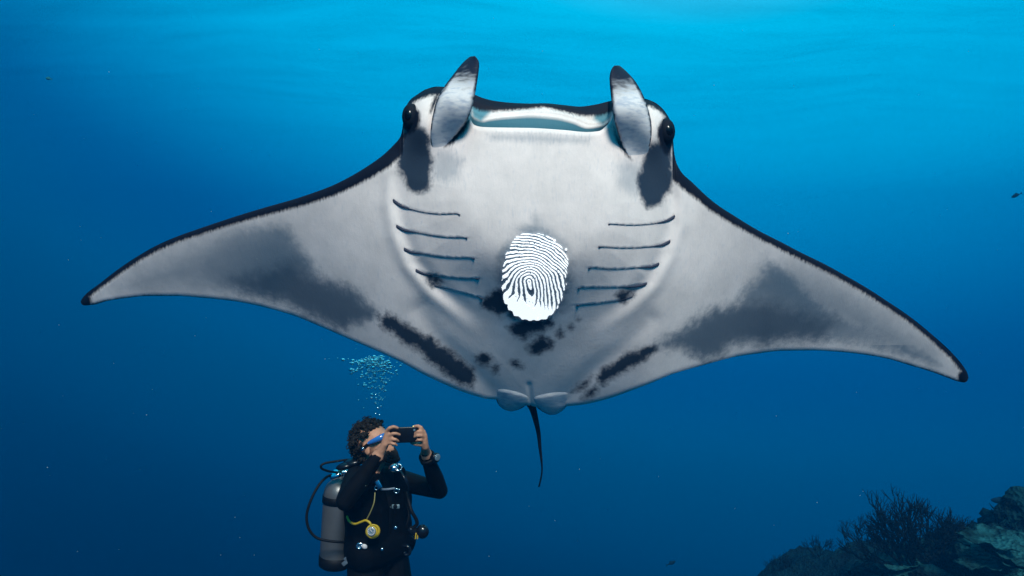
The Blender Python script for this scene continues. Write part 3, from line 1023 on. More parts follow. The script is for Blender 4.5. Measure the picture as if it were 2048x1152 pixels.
yp = bodyY(1020, 790)
blade('pelvic_fin', [(1010, 762), (997, 772), (991, 787), (993, 801), (1000, 813), (1010, 820)],
      [(1052, 770), (1058, 790), (1057, 806), (1050, 812), (1038, 819), (1022, 823)],
      lambda u, v, x, y: bodyY(x, min(y, trail_y(x) - 1)) - 0.008 + 0.030 * max(0, 1 - u / .35) + 0.03 * u + 0.0026 * max(y - float(trail_y(x)) + 1, 0), lambda u: 0.02, lambda u: 0.014 * sst(0, .5, u), pel_dark)
blade('pelvic_fin', [(1070, 772), (1064, 792), (1068, 808), (1080, 820), (1090, 826), (1100, 830)],
      [(1120, 766), (1134, 778), (1139, 792), (1136, 808), (1125, 821), (1112, 829)],
      lambda u, v, x, y: bodyY(x, min(y, trail_y(x) - 1)) - 0.008 + 0.030 * max(0, 1 - u / .35) + 0.03 * u + 0.0026 * max(y - float(trail_y(x)) + 1, 0), lambda u: 0.02, lambda u: 0.014 * sst(0, .5, u), pel_dark)

# tail, whip thin, hanging away behind
tp = [(1061, 803), (1063, 810), (1067, 822), (1072, 842), (1077, 866), (1080, 896), (1083, 922), (1084, 940), (1082, 956), (1078, 973)]
tail_pts = catmull([P(x, y, bodyY(1062, 806) + 0.02 + 0.045 * i) for i, (x, y) in enumerate(tp)], 8)
nT = len(tail_pts)
tmb = MB().tube(tail_pts, [max(0.0255 * (1 - i / nT) ** 1.35, 0.0045) if i > 6 else 0.016 + 0.0016 * i for i in range(nT)], 12)
tail = tmb.build('tail', M_fin, manta)
at = tail.data.attributes.new('dark', 'FLOAT', 'POINT')
at.data.foreach_set('value', [0.35 if ((i // 12) > 20 and (i // 12) < 40 and (i % 12) in (7, 8, 9)) else 0.9 for i in range(len(tail.data.vertices))])

# eyes
for (ex, ey, sgn) in ((821, 234, -1), (1333, 264, 1)):
    yE = bodyY(ex, ey) - 0.012
    k = K * yE
    mb = MB().ellipsoid(P(ex, ey, yE + 0.032), 15 * k, 0.045, 21 * k, None, 28, 18)
    eye = mb.build('eye', M_eye, manta)
    lid = MB().ellipsoid(P(ex - sgn * 2, ey, yE + 0.034), 19 * k, 0.045, 27 * k, None, 28, 18)
    lid.build('eyelid', M_lid, eye)

# gill openings
for g in GILLS:
    pts = np.array([(p.x, p.y) for p in catmull([Vector((x, y, 0)) for x, y in g], 8)])
    n = len(pts)
    Yg = Y0 + depth_front(pts[:, 0], pts[:, 1] + 1.0)
    last = g is GILLS[4] or g is GILLS[9]
    vs, fs = [], []
    for i in range(n):
        u = i / (n - 1)
        t = pts[min(i + 1, n - 1)] - pts[max(i - 1, 0)]; t = t / np.hypot(*t)
        nn = np.array((-t[1], t[0])); nn = nn if nn[1] > 0 else -nn
        fat = (1.2 if last else 5.0) * sst(0.42, 0.06, u) * sst(-0.04, 0.05, u) + 0.35 + (2.6 if not last else 3.0) * math.exp(-((u - 0.95) / 0.045) ** 2)
        for j, (o_, dd) in enumerate(((-0.5, 0.004), (-0.3, -0.001), (fat * 0.4, -0.003), (fat, -0.001), (fat + 0.3, 0.005))):
            q = pts[i] + nn * o_
            vs.append(P(q[0], q[1], Yg[i] + dd - 0.002))
    for i in range(n - 1):
        for j in range(4):
            a = i * 5 + j
            fs.append((a, a + 1, a + 6, a + 5))
    obj_from('gill_slit', vs, fs, M_gill, manta)


# the luminous fingerprint on the belly
def fingerprint():
    x0, x1, y0, y1 = 996, 1142, 464, 648
    step = 0.46
    xs = np.arange(x0, x1, step); ys = np.arange(y0, y1, step)
    X, Y = np.meshgrid(xs, ys, indexing='ij')
    pts = np.stack([X, Y, np.zeros_like(X)], -1).reshape(-1, 3)
    nz = np_noise(pts, 0.035, 3, 2.0).reshape(X.shape)
    nz2 = np_noise(pts, 0.11, 2, 8.0).reshape(X.shape)
    a = X - 1058.0; b = Y - 563.0
    a = a - 0.22 * np.clip(b, 0, 60) * np.exp(-(np.abs(a) / 30.0) ** 2)
    r = np.hypot(a, b)
    flat = 1 - 0.30 * sstep(15, 75, r) * np.where(a < 0, 1.0, 0.45)
    aa = a * flat
    low = sstep(0, 40, b)
    flare = 1 - 0.0045 * np.clip(b + 35, 0, 80) * np.where(a < 0, 1.0, 0.55)
    up = np.where(b < 0, b * (1 - 0.10 * sstep(0, 60, -a)), b * 0.22)
    rr = np.hypot(aa * flare, up) + 2.2 * nz + 0.7 * nz2 + 0.10 * np.clip(a, 0, 80) * sstep(0, -60, b)
    per = 5.7
    ph = rr / per
    idx = np.floor(ph)
    fr_ = ph - idx
    duty = 0.47 + 0.58 * sstep(588, 618, Y - 0.30 * (X - 1058)) + 0.10 * nz2
    ridge = np.abs(fr_ - 0.5) * 2 < duty
    rag = 4.6 * np.sin(idx * 12.9898 + 1.3) + 2.5 * nz2 + 2.0 * np.sin(np.arctan2(Y - 560, X - 1067) * 31) * (Y > 600)
    ex = (X - 1067.5) / (67 + rag); ey = (Y - 554.0) / np.where(Y < 554, 84 + rag, 85 + rag * 0.5)
    inside = (np.abs(ex) ** 2.25 + np.abs(ey) ** 2.25) < 1
    nz3 = np_noise(pts, 0.30, 2, 5.0).reshape(X.shape)
    keep = ridge & inside & ((nz3 > -0.42) | (duty > 0.8))
    for (cx, cy, cr) in ((1109, 481, 2.4), (1132, 499, 2.0)):
        keep |= np.hypot(X - cx, Y - cy) < cr
    Yd = Y0 + depth_front(X, Y) - 0.005
    V = np.stack([(X - 1024) * K * Yd, Yd, (576 - Y) * K * Yd], -1).reshape(-1, 3)
    n, m = X.shape
    i, j = np.meshgrid(np.arange(n - 1), np.arange(m - 1), indexing='ij')
    q = (i * m + j)
    sel = keep[:-1, :-1].ravel()
    q = q.ravel()[sel]
    F = np.stack([q, q + 1, q + m + 1, q + m], -1)
    used = np.unique(F)
    mp = np.full(len(V), -1); mp[used] = np.arange(len(used))
    o = obj_from('fingerprint', V[used], mp[F], M_print, manta)
    so = o.modifiers.new('thickness', 'SOLIDIFY'); so.thickness = 0.003; so.offset = 0
    o['label'] = 'glowing white fingerprint in the middle of the belly'
    return o


fingerprint()

# ================================================================== diver
diver = empty('person', P(758, 1110, 3.82))
tag(diver, 'diver in black wetsuit and blue mask, arms raised, holding up a phone', 'person')

mb = MB(); keyed = []


def limb(pts, mat, n=5):
    """pts = [(Vector, radius)...]"""
    for (a, ra), (b, rb) in zip(pts[:-1], pts[1:]):
        mb.capsule(a, b, ra, rb)
        for i in range(n + 1):
            t = i / n
            c = a.lerp(b, t); r = ra + (rb - ra) * t
            for d in ((1, 0, 0), (-1, 0, 0), (0, 1, 0), (0, -1, 0), (0, 0, 1), (0, 0, -1)):
                keyed.append((c + Vector(d) * r, mat))


FWD = Vector((0.80, -0.60, 0)); LFT = Vector((0.60, 0.80, 0)); UPV = Vector((0, 0, 1))
tc_ = P(757, 1000, 3.82)
for s, w in ((-1, .085), (1, .085), (0, 0.0)):
    limb([(P(757, 968, 3.82) + LFT * s * .10, .085), (P(757, 1005, 3.82) + LFT * s * .085, .115), (P(757, 1050, 3.82) + LFT * s * .07, .105), (P(756, 1105, 3.82) + LFT * s * .075, .115)], 0)
shR = P(712, 957, 3.68); elR = P(691, 1002, 3.50); wrR = P(757, 911, 3.50)
shL = P(806, 962, 3.94); elL = P(879, 981, 3.84); wrL = P(852, 908, 3.62)
limb([(P(750, 952, 3.80), .07), (shR, .066), (elR, .05)], 0)
limb([(elR, .05), (elR.lerp(wrR, .35), .050), (wrR, .033)], 0)
limb([(P(770, 955, 3.84), .07), (shL, .062), (elL, .047)], 0)
limb([(elL, .047), (elL.lerp(wrL, .35), .048), (wrL, .032)], 0)
# legs, hanging down out of the frame
for s in (-1, 1):
    hip = P(756, 1115, 3.82) + LFT * s * .085
    knee = hip + Vector((0.05 + 0.03 * s, -0.05, -0.44)) + LFT * s * .05
    ank = knee + Vector((-0.16, 0.18, -0.36))
    toe = ank + Vector((0.02, 0.10, -0.16))
    limb([(hip, .105), (hip.lerp(knee, .5), .085), (knee, .06)], 0)
    limb([(knee, .06), (knee.lerp(ank, .35), .058), (ank, .038), (toe, .03)], 0)
# neck and head
hc = P(750, 889, 3.74)
hf = Vector((0.86, -0.34, 0.40)).normalized()
hl = UPV.cross(hf).normalized(); hu = hf.cross(hl).normalized()
H = Matrix((hf, hl, hu)).transposed()          # local x fwd, y left, z up
HP = lambda f, l_, u: hc + hf * f + hl * l_ + hu * u


def head_blob(f, l_, u, rx, ry, rz, mat=1):
    mb.ellipsoid(HP(f, l_, u), rx, ry, rz, H, 20, 14)
    for d in ((1, 0, 0), (-1, 0, 0), (0, 1, 0), (0, -1, 0), (0, 0, 1), (0, 0, -1), (.6, .6, .5), (.6, -.6, .5), (.6, .6, -.5), (.6, -.6, -.5), (-.6, -.6, -.5), (0, -.7, -.7), (0, -.7, .7)):
        keyed.append((HP(f, l_, u) + H @ Vector((d[0] * rx, d[1] * ry, d[2] * rz)), mat))


limb([(P(748, 955, 3.80), .066), (P(745, 935, 3.78), .058)], 0)
limb([(P(744, 934, 3.78), .056), (HP(-.02, 0, -.07), .056)], 1)
head_blob(-.010, 0, .028, .098, .078, .088)
head_blob(.040, 0, -.038, .058, .062, .072)
head_blob(.062, 0, -.088, .036, .040, .026)     # chin
head_blob(.060, -.034, -.022, .030, .026, .030)  # cheeks
head_blob(.060, .034, -.022, .030, .026, .030)
head_blob(.084, 0, .034, .016, .050, .014)      # brow
limb([(HP(.092, 0, .012), .011), (HP(.112, 0, -.022), .013)], 1)          # nose
limb([(HP(.088, -.018, -.055), .008), (HP(.094, 0, -.054), .009), (HP(.088, .018, -.055), .008)], 1)   # lips
limb([(HP(.086, -.016, -.066), .008), (HP(.091, 0, -.067), .009), (HP(.086, .016, -.066), .008)], 1)
for s in (-1, 1):
    head_blob(-.006, s * .079, -.010, .020, .008, .032)   # ears


# hands on the phone
def finger(pts, r0, r1):
    n = len(pts)
    limb([(p, r0 + (r1 - r0) * i / (n - 1)) for i, p in enumerate(pts)], 1, 4)


YH = 3.49
palmR = [(781, 860), (784, 871), (782, 880), (778, 887)]
for (kx, ky) in palmR:
    limb([(wrR + Vector((0.005, 0, 0.01)), .027), (P(768, 893, YH - .005), .021), (P(kx - 6, ky + 2, YH - .020), .0125)], 1, 4)
finger([P(774, 862, YH - .022), P(779, 856, YH - .036), P(787, 853.5, YH - .040), P(795, 856, YH - .026)], .0105, .0085)
finger([P(778, 872, YH - .022), P(786, 867, YH - .040), P(792, 867, YH - .042), P(799, 869.5, YH - .024)], .0105, .0082)
finger([P(777, 881, YH - .022), P(785, 878, YH - .040), P(791, 879, YH - .042), P(796, 882, YH - .024)], .0100, .0080)
finger([P(773, 888, YH - .020), P(782, 886, YH - .036), P(788, 888, YH - .038), P(793, 890.5, YH - .022)], .0090, .0072)
finger([P(766, 888, YH + .015), P(774, 872, YH + .045), P(782, 862, YH + .045), P(789, 858, YH + .035)], .0120, .0095)
YL = 3.535
palmL = [(846, 861), (849, 868), (849, 876), (847, 883)]
for (kx, ky) in palmL:
    limb([(wrL + Vector((0, -0.01, 0.01)), .026), (P(850, 893, YL + .01), .020), (P(kx + 1, ky + 2, YL - .012), .012)], 1, 4)
finger([P(846, 863, YL - .012), P(842, 855, YL - .030), P(836, 852, YL - .030), P(827, 853.5, YL - .018)], .0105, .0085)
finger([P(848, 869, YL - .014), P(842, 863, YL - .036), P(836, 863, YL - .040), P(830, 867, YL - .025)], .0100, .0080)
finger([P(848, 876, YL - .014), P(843, 871, YL - .038), P(836, 871, YL - .042), P(829, 874, YL - .026)], .0098, .0078)
finger([P(847, 883, YL - .012), P(842, 880, YL - .032), P(837, 880, YL - .036), P(832, 882, YL - .022)], .0088, .0070)
finger([P(848, 890, YL + .005), P(838, 889, YL - .006), P(829, 887.5, YL - .004), P(823, 885.5, YL + .006)], .0125, .0090)

remeshed('body', mb, [M_suit, M_skin], diver, 0.0048, 5, keyed)

# curly hair, beard
hm = MB()
for i in range(640):
    z = random.uniform(-0.75, 1.0); a = random.uniform(0, 2 * math.pi)
    rr = math.sqrt(max(0, 1 - z * z))
    d = Vector((rr * math.cos(a), rr * math.sin(a), z))
    if d.x > 0.40 and d.z < 0.62: continue                 # the face stays free
    if d.x > -0.05 and d.z < 0.25 and abs(d.y) > .5: continue         # temples and ears
    if d.z < -0.15 and d.x > -0.35: continue
    base = Vector((-.014, 0, .026))
    R_ = random.uniform(0.92, 1.13)
    p = base + Vector((d.x * .112 * R_, d.y * .092 * R_, d.z * .106 * R_))
    rad = random.uniform(.008, .0145)
    hm.ellipsoid(HP(*p), rad, rad * random.uniform(.7, 1.2), rad * random.uniform(.7, 1.2), H @ Matrix.Rotation(random.uniform(0, 3), 3, 'Y'), 7, 5)
    if i % 2 == 0:                                        # loose curls
        ax = Vector((random.gauss(0, 1), random.gauss(0, 1), random.gauss(0, 1))).normalized()
        u = ax.orthogonal().normalized(); v = ax.cross(u)
        cpt = base + Vector((d.x * .122 * R_, d.y * .10 * R_, d.z * .116 * R_))
        pts = [HP(*(cpt + (u * math.cos(t) + v * math.sin(t)) * .009 + ax * .0022 * t)) for t in np.linspace(0, 6.5, 9)]
        hm.tube(pts, .0022, 5)
for i in range(70):                                       # nape
    p = Vector((random.uniform(-.085, -.045), random.uniform(-.055, .055), random.uniform(-.105, -.03)))
    rad = random.uniform(.008, .013)
    hm.ellipsoid(HP(*p), rad, rad, rad, H, 7, 5)
hm.build('hair', M_hair, diver)
bd = MB()
for i in range(260):
    a = random.uniform(-1.35, 1.35)
    u = random.uniform(-.125, -.075) + 0.045 * (abs(a) / 1.35) ** 2
    p = Vector((.018 + .082 * math.cos(a), .064 * math.sin(a), u))
    rad = random.uniform(.006, .0105)
    bd.ellipsoid(HP(*p), rad, rad, rad * 1.3, H, 7, 5)
bd.build('beard', M_hair, diver)

# dive mask
dm = empty('dive_mask', (0, 0, 0)); dm.parent = diver
fm = MB()
pts = [HP(.020, -.084, .018), HP(.060, -.078, .020), HP(.096, -.058, .022), HP(.114, -.02, .022), HP(.116, .02, .022), HP(.096, .058, .022), HP(.060, .078, .020), HP(.020, .084, .018)]
pts = catmull(pts, 6)
prof = []
nP = len(pts)
vs, fs = [], []
for i, p in enumerate(pts):
    u = i / (nP - 1)
    hh = 0.007 + 0.011 * math.sin(math.pi * u) ** 0.6
    o_ = (p - HP(0, 0, .02)).normalized()
    for (k, w_) in ((-1, 0), (-.8, .007), (0, .011), (.8, .007), (1, 0), (.8, -.008), (-.8, -.008)):
        vs.append(p + hu * hh * k + o_ * w_)
for i in range(nP - 1):
    for j in range(7):
        k = (j + 1) % 7
        fs.append((i * 7 + j, i * 7 + k, (i + 1) * 7 + k, (i + 1) * 7 + j))
fs += [tuple(range(7)), tuple((nP - 1) * 7 + j for j in range(6, -1, -1))]
obj_from('mask_frame', vs, fs, M_maskblue, dm)
st = MB().tube(catmull([HP(.022, -.085, .016), HP(-.02, -.096, .002), HP(-.07, -.085, -.01), HP(-.112, -.04, -.015), HP(-.118, .0, -.015), HP(-.112, .04, -.015), HP(-.07, .085, -.01), HP(-.02, .096, .002), HP(.022, .085, .016)], 6), .008, 8)
st.build('strap', M_black, dm)
bk = MB().disc(HP(-.012, -.101, .002), .010, .005, H @ Matrix.Rotation(math.pi / 2, 3, 'X'), 16)
bk.build('buckle', M_chrome, dm)
lens = MB()
for s in (-1, 1):
    lens.box(HP(.122, s * .034, .018), .003, .026, .019, H, .002)
lens.build('lens', simple('mask_glass', (0.04, 0.12, 0.22), 0.06, spec=0.7), dm)

# buoyancy vest
vm = MB()
TOP = [P(757, 962, 3.82), P(757, 1005, 3.82), P(757, 1050, 3.82), P(756, 1088, 3.82)]
for s in (-1, 1):
    rr = [.095, .128, .122, .128]; wd = [.075, .085, .078, .08]
    q = [TOP[i] + LFT * s * wd[i] for i in range(4)]
    for i in range(3):
        vm.capsule(q[i], q[i + 1], rr[i], rr[i + 1])
    vm.capsule(TOP[2] + LFT * s * .105 + FWD * .06, TOP[3] + LFT * s * .115 + FWD * .05, .07, .075)      # pockets
    vm.capsule(TOP[0] + LFT * s * .11 + FWD * .03 + UPV * .03, TOP[1] + LFT * s * .085 + FWD * .095, .038, .034)   # shoulder straps
    vm.capsule(TOP[0] + LFT * s * .10 - FWD * .04 + UPV * .045, TOP[0] + LFT * s * .11 + FWD * .05 + UPV * .035, .036, .038)
vm.capsule(TOP[3] + LFT * -.11 + FWD * .03, TOP[3] + LFT * .11 + FWD * .03, .115, .115)
vest = remeshed('vest', vm, [M_vest], diver, 0.007, 6)
Fm = Matrix((LFT, UPV, FWD)).transposed()           # local z looks forward out of the chest


def on_chest(px, py, Y):
    return P(px, py, Y)


Rz = Matrix((Vector((1, 0, 0)), Vector((0, 0, 1)), Vector((0, -1, 0)))).transposed()   # local z towards the viewer
YC = 3.62
b1 = MB().box(P(757, 969, YC - .05), .012, .022, .006, Rz @ Matrix.Rotation(.5, 3, 'Z'), .003).torus(P(753, 976, YC - .05), .010, .0028, Rz)
b1.build('buckle', M_chrome, vest)
b2 = MB().torus(P(793, 982, 3.60), .014, .0032, Rz @ Matrix.Rotation(.4, 3, 'X')).box(P(795, 979, 3.60), .012, .004, .003, Rz, .001)
b2.build('buckle', M_chrome, vest)
MB().tube(catmull([P(762, 979, 3.60), P(776, 978.5, 3.59), P(790, 976.5, 3.60)], 5), .006, 8).build('chest_strap', simple('grey_webbing', (0.10, 0.13, 0.17), 0.5, var=.3, scale=200), vest)
b3 = MB().box(P(791.5, 1013, 3.60), .021, .011, .005, Rz, .004)
b3 = b3.build('badge', simple('badge_plastic', (0.10, 0.15, 0.17), 0.3, spec=.6), vest)
MB().disc(P(790.5, 1013, 3.594), .011, .003, Rz).build('badge_face', M_black, b3)
MB().disc(P(791, 1055.5, 3.62), .009, .006, Rz, 16).build('buckle', M_chrome, vest)
MB().ellipsoid(P(764, 1099, 3.63), .008, .006, .010).build('buckle', M_chrome, vest)
MB().tube(catmull([P(750, 985, 3.58), P(748, 1005, 3.56), P(741, 1024, 3.56), P(732, 1041, 3.57)], 6), .0032, 8).build('lanyard', M_cord, vest)
cl = MB().box(P(722, 1091, 3.62), .014, .011, .006, Rz @ Matrix.Rotation(.6, 3, 'Z'), .003).torus(P(719, 1092, 3.61), .014, .004, Rz)
cl = cl.build('clip', M_chrome, vest)
MB().ellipsoid(P(729, 1093, 3.605), .016, .008, .013, Matrix.Rotation(.5, 3, 'Y')).build('clip_tab', M_clip, cl)
wb = MB()
for (x, y) in ((708, 1101), (699, 1108), (694, 1117), (690, 1126)):
    wb.box(P(x, y, 3.66), .011, .016, .006, Rz @ Matrix.Rotation(-.9, 3, 'Z'), .003)
wb.build('belt_weights', simple('worn_lead', (0.16, 0.2, 0.23), 0.4, metal=.6, var=.4, scale=70), vest)
# glossy shoulder pads
for (c, r) in (((P(706, 925, 3.74)), 1), ((P(690, 932, 3.72)), .8)):
    MB().ellipsoid(c, .062 * r, .05 * r, .026 * r, Matrix.Rotation(-.22, 3, 'Y'), 24, 14).build('shoulder_pad', M_pad, vest)
MB().tube(catmull([P(800, 944, 3.62), P(808, 955, 3.60), P(814, 968, 3.60), P(817, 980, 3.62)], 6), .008, 10).build('inflator_hose', M_pad, vest)
MB().tube(catmull([P(806, 1092, 3.66), P(815, 1093, 3.65), P(820, 1100, 3.65), P(818, 1108, 3.65), P(811, 1109.5, 3.65), P(808, 1104, 3.65)], 6), .0085, 10).build('hook', M_pad, vest)

# wrist computer
wc = empty('wrist_computer', (0, 0, 0)); wc.parent = diver
ax = (wrL - elL).normalized()
Wm = ax.to_track_quat('Z', 'Y').to_matrix()
wp = wrL.lerp(elL, .10)
MB().lathe(wp, [(.036, -.016), (.043, -.015), (.044, .015), (.036, .016)], Wm, 24).build('strap', M_black, wc)
dc = wp + Vector((.046, -.018, .006))
MB().disc(dc, .026, .011, Rz @ Matrix.Rotation(.9, 3, 'Y'), 24).build('case', M_pad, wc)
MB().disc(dc + Vector((.011, -.010, .003)), .019, .004, Rz @ Matrix.Rotation(.9, 3, 'Y'), 24).build('dial', M_glass_face, wc)

# ------------------------------------------------------------------ air tank with its hoses
tank = empty('air_tank', P(672, 1130, 3.86))
tag(tank, 'grey steel scuba tank with black band and hoses on the diver\'s back', 'scuba tank')
t0 = P(671, 1131, 3.87); t1 = P(681, 962, 3.87)
TA = (t1 - t0).normalized(); L_ = (t1 - t0).length
Tm = TA.to_track_quat('Z', 'Y').to_matrix()
rT = 0.090
MB().lathe(t0, [(0, .03), (rT * .97, .03), (rT, .05), (rT, L_ - .07), (rT * .96, L_ - .045), (rT * .82, L_ - .018), (rT * .55, L_ + .004), (.026, L_ + .016), (.026, L_ + .028), (0, L_ + .028)], Tm, 48).build('cylinder', M_tank, tank)
MB().lathe(t0, [(0, -.004), (rT * .86, -.004), (rT * 1.03, .008), (rT * 1.05, .03), (rT * 1.05, .062), (rT * 1.0, .064)], Tm, 48).build('boot', M_black, tank)
MB().lathe(t0, [(rT * 1.0, L_ - .118), (rT * 1.045, L_ - .116), (rT * 1.045, L_ - .078), (rT * 1.0, L_ - .076)], Tm, 48).build('band', M_black, tank)
vv = MB().capsule(t1 + TA * .01, t1 + TA * .055, .018, .016).capsule(t1 + TA * .05 - Vector((.035, 0, 0)), t1 + TA * .05 + Vector((.03, 0, 0)), .015, .015)
vv = vv.build('valve', M_chrome, tank)
MB().ellipsoid(P(680, 942.5, 3.77), .011, .010, .010).build('valve_knob', M_gold, vv)
fs_ = MB().capsule(P(666, 953, 3.80), P(677, 950, 3.80), .020, .016)
fs_.build('first_stage', M_chrome, vv)


def hose(pl, r, mat, name='hose'):
    return MB().tube(catmull([P(*p) for p in pl], 8), r, 12).build(name, mat, tank)


hose([(670, 949, 3.80), (655, 953, 3.78), (638, 970, 3.74), (622, 1000, 3.70), (613.5, 1030, 3.68), (617, 1056, 3.67), (631, 1074, 3.67), (652, 1081, 3.68), (680, 1084, 3.70), (705, 1084, 3.74)], .0072, M_black)
hose([(676, 945, 3.80), (660, 943, 3.74), (645, 938, 3.70), (642, 932, 3.69), (650, 926.5, 3.70), (670, 923, 3.72), (690, 920, 3.74), (703, 919, 3.76)], .0062, M_black)
hose([(694, 1033, 3.66), (699, 1043, 3.62), (710, 1048, 3.58), (722, 1044, 3.56), (731, 1041, 3.55), (739, 1045, 3.54), (743, 1053, 3.54)], .0060, M_yellow)
hose([(812, 985, 3.70), (818, 1005, 3.66), (823, 1022, 3.64), (832, 1038, 3.64), (834, 1048, 3.64), (828, 1054, 3.64), (820, 1058, 3.64)], .0095, M_black)
hose([(812, 990, 3.72), (815, 1012, 3.69), (818, 1030, 3.67), (815, 1045, 3.66), (813, 1056, 3.66)], .006, M_black)
# pressure gauge
gz = Rz @ Matrix.Rotation(-.12, 3, 'X')
ga = MB().disc(P(743.5, 1063, 3.545), .031, .012, gz, 32).torus(P(745, 1062, 3.54), .031, .0042, gz @ Matrix.Rotation(.25, 3, 'Y')).torus(P(747, 1063, 3.545), .033, .003, gz @ Matrix.Rotation(.5, 3, 'Y'))
ga = ga.build('pressure_gauge', M_yellow, tank)
MB().disc(P(742.5, 1063, 3.531), .024, .003, gz, 32).build('gauge_face', M_glass_face, ga)
nd = MB().box(P(742.5, 1062, 3.527), .0018, .011, .0012, gz @ Matrix.Rotation(.7, 3, 'Z')).torus(P(742.5, 1063, 3.527), .018, .0014, gz, 24, 6)
for k in range(10):
    a = k / 10 * 2 * math.pi
    nd.box(P(742.5, 1063, 3.527) + Vector((.014 * math.cos(a), 0, .014 * math.sin(a))), .0012, .0028, .001, gz @ Matrix.Rotation(a + math.pi / 2, 3, 'Z'))
nd.build('gauge_needle', M_clip, ga)
# spare regulator at the hip
sr = MB().ellipsoid(P(845, 1063, 3.62), .034, .030, .037, None, 28, 18).capsule(P(826, 1064, 3.64), P(840, 1064, 3.63), .020, .024)
sr.ellipsoid(P(822, 1060, 3.645), .019, .018, .021).capsule(P(823, 1070, 3.645), P(829, 1078, 3.64), .013, .010)
sr = sr.build('spare_regulator', simple('regulator_shell', (0.005, 0.005, 0.007), 0.16, spec=.5), tank)
for dx in (0, 4.0):
    MB().box(P(831.5 + dx, 1072, 3.606), .0032, .016, .005, Rz @ Matrix.Rotation(-.12, 3, 'Z'), .0015).build('yellow_mark', M_yellow, sr)
# regulator second stage hanging under the chin
rg = MB().ellipsoid(P(788, 936, 3.60), .026, .022, .023, None, 24, 16).torus(P(797, 935, 3.585), .017, .005, Rz)
for k in range(8):
    a = k / 8 * 2 * math.pi
    rg.ellipsoid(P(797, 935, 3.582) + Vector((.017 * math.cos(a), 0, .017 * math.sin(a))), .006, .006, .006, None, 8, 6)
rg.build('regulator', M_chrome, tank)

# ------------------------------------------------------------------ phone
phone = empty('smartphone', P(813, 886, 3.5))
tag(phone, 'black smartphone held sideways in both of the diver\'s hands', 'phone')
Pm = Rz @ Matrix.Rotation(.16, 3, 'Y')
pc = P(813, 869.5, 3.505)
ph = MB().box(pc, .086, .0405, .0055, Pm, .005).build('phone_case', M_phone, phone)
MB().disc(pc + Pm @ Vector((.040, .024, .007)), .006, .002, Pm, 16).build('camera_lens', M_glass_face, ph)
MB().ellipsoid(pc + Pm @ Vector((.034, .041, .000)), .007, .003, .003, Pm, 12, 8).build('button', M_gold, ph)


# ================================================================== bubbles and drifting specks
def ico(sub):
    bm = bmesh.new(); bmesh.ops.create_icosphere(bm, subdivisions=sub, radius=1.0)
    v = np.array([x.co for x in bm.verts]); f = [tuple(q.index for q in x.verts) for x in bm.faces]
    bm.free(); return v, f


def bubbles():
    v, f = ico(2)
    m = MB()
    r = random.Random(21)

    def put(px, py, Y, rad, fl):
        k = np.array([rad, rad, rad * fl])
        a = r.uniform(-.4, .4)
        w = v * k
        w = np.stack([w[:, 0] * math.cos(a) - w[:, 2] * math.sin(a), w[:, 1], w[:, 0] * math.sin(a) + w[:, 2] * math.cos(a)], -1)
        c = P(px, py, Y)
        m.add((w + np.array(c)).tolist(), f)
    for i in range(270):
        t = r.random() ** 0.42                 # 0 bottom, 1 top
        py = 832 - 118 * t + r.gauss(0, 2)
        half = 5 + 44 * t ** 1.2
        cx = 757 - 8 * t
        px = cx + r.gauss(0, .55) * half
        rad = r.choice((.0026, .0034, .0045, .006, .008)) * (0.6 + .9 * t)
        put(px, py, 3.78 + r.uniform(-.12, .12), rad, r.uniform(.55, .9))
    for (cx, cy, n, sx, sy) in ((757, 717, 26, 9, 4), (762, 731, 12, 5, 3), (724, 722, 14, 7, 4), (703, 741, 9, 5, 4), (742, 728, 12, 8, 5)):
        for i in range(n):
            put(cx + r.gauss(0, sx * .6), cy + r.gauss(0, sy * .6), 3.78 + r.uniform(-.06, .06), r.uniform(.006, .013), r.uniform(.35, .6))
    for (px, py, rad) in ((780, 732, .007), (793, 741, .006), (794, 748, .004), (759, 830, .004), (733, 797, .005), (727, 816, .004), (717, 800, .004), (768, 773, .005), (766, 798, .004), (658, 718, .003), (712, 698, .003), (713, 690, .0025)):
        put(px, py, 3.78, rad, .8)
    mm, n, l, b = new_mat('air_bubble')
    b.inputs['Base Color'].default_value = (1, 1, 1, 1)
    b.inputs['Transmission Weight'].default_value = 0.0
    b.inputs['IOR'].default_value = 1.6
    b.inputs['Roughness'].default_value = 0.07
    b.inputs['Metallic'].default_value = 0.95
    o = m.build('bubble_plume', mm)
    tag(o, 'plume of small silvery air bubbles rising above the diver\'s head', 'bubbles', kind='stuff')


bubbles()


def specks():
    v, f = ico(1)
    m = MB(); r = random.Random(5)
    fixed = [(218, 144), (1788, 51), (1085, 102), (1720, 991), (1634, 1005), (155, 1103), (650, 718), (293, 830), (470, 1035), (95, 935), (480, 1075)]
    for (x, y) in fixed:
        Y = r.uniform(2.2, 4.0); s = r.uniform(.0009, .0015) * Y / 2.2
        m.add((v * s + np.array(P(x, y, Y))).tolist(), f)
    for i in range(170):
        Y = r.uniform(2.6, 8.0)
        x, y = r.uniform(0, 2048), r.uniform(0, 1130)
        s = r.uniform(.0008, .0016)
        k = np.array([s * r.uniform(.7, 1.8), s, s * r.uniform(.6, 1.2)])
        m.add((v * k + np.array(P(x, y, Y))).tolist(), f)
    o = m.build('drifting_specks', simple('pale_plankton', (0.3, 0.4, 0.4), 0.8))
    tag(o, 'tiny pale specks of plankton drifting through the blue water', 'plankton', kind='stuff')


specks()

# ================================================================== reef life
dgr = bpy.context.evaluated_depsgraph_get()


def ground_at(x, y):
    ok, loc, nor, i = reef.ray_cast(Vector((x, y, 30)), Vector((0, 0, -1)))
    return loc if ok else Vector((x, y, float(reef_z(x, y))))


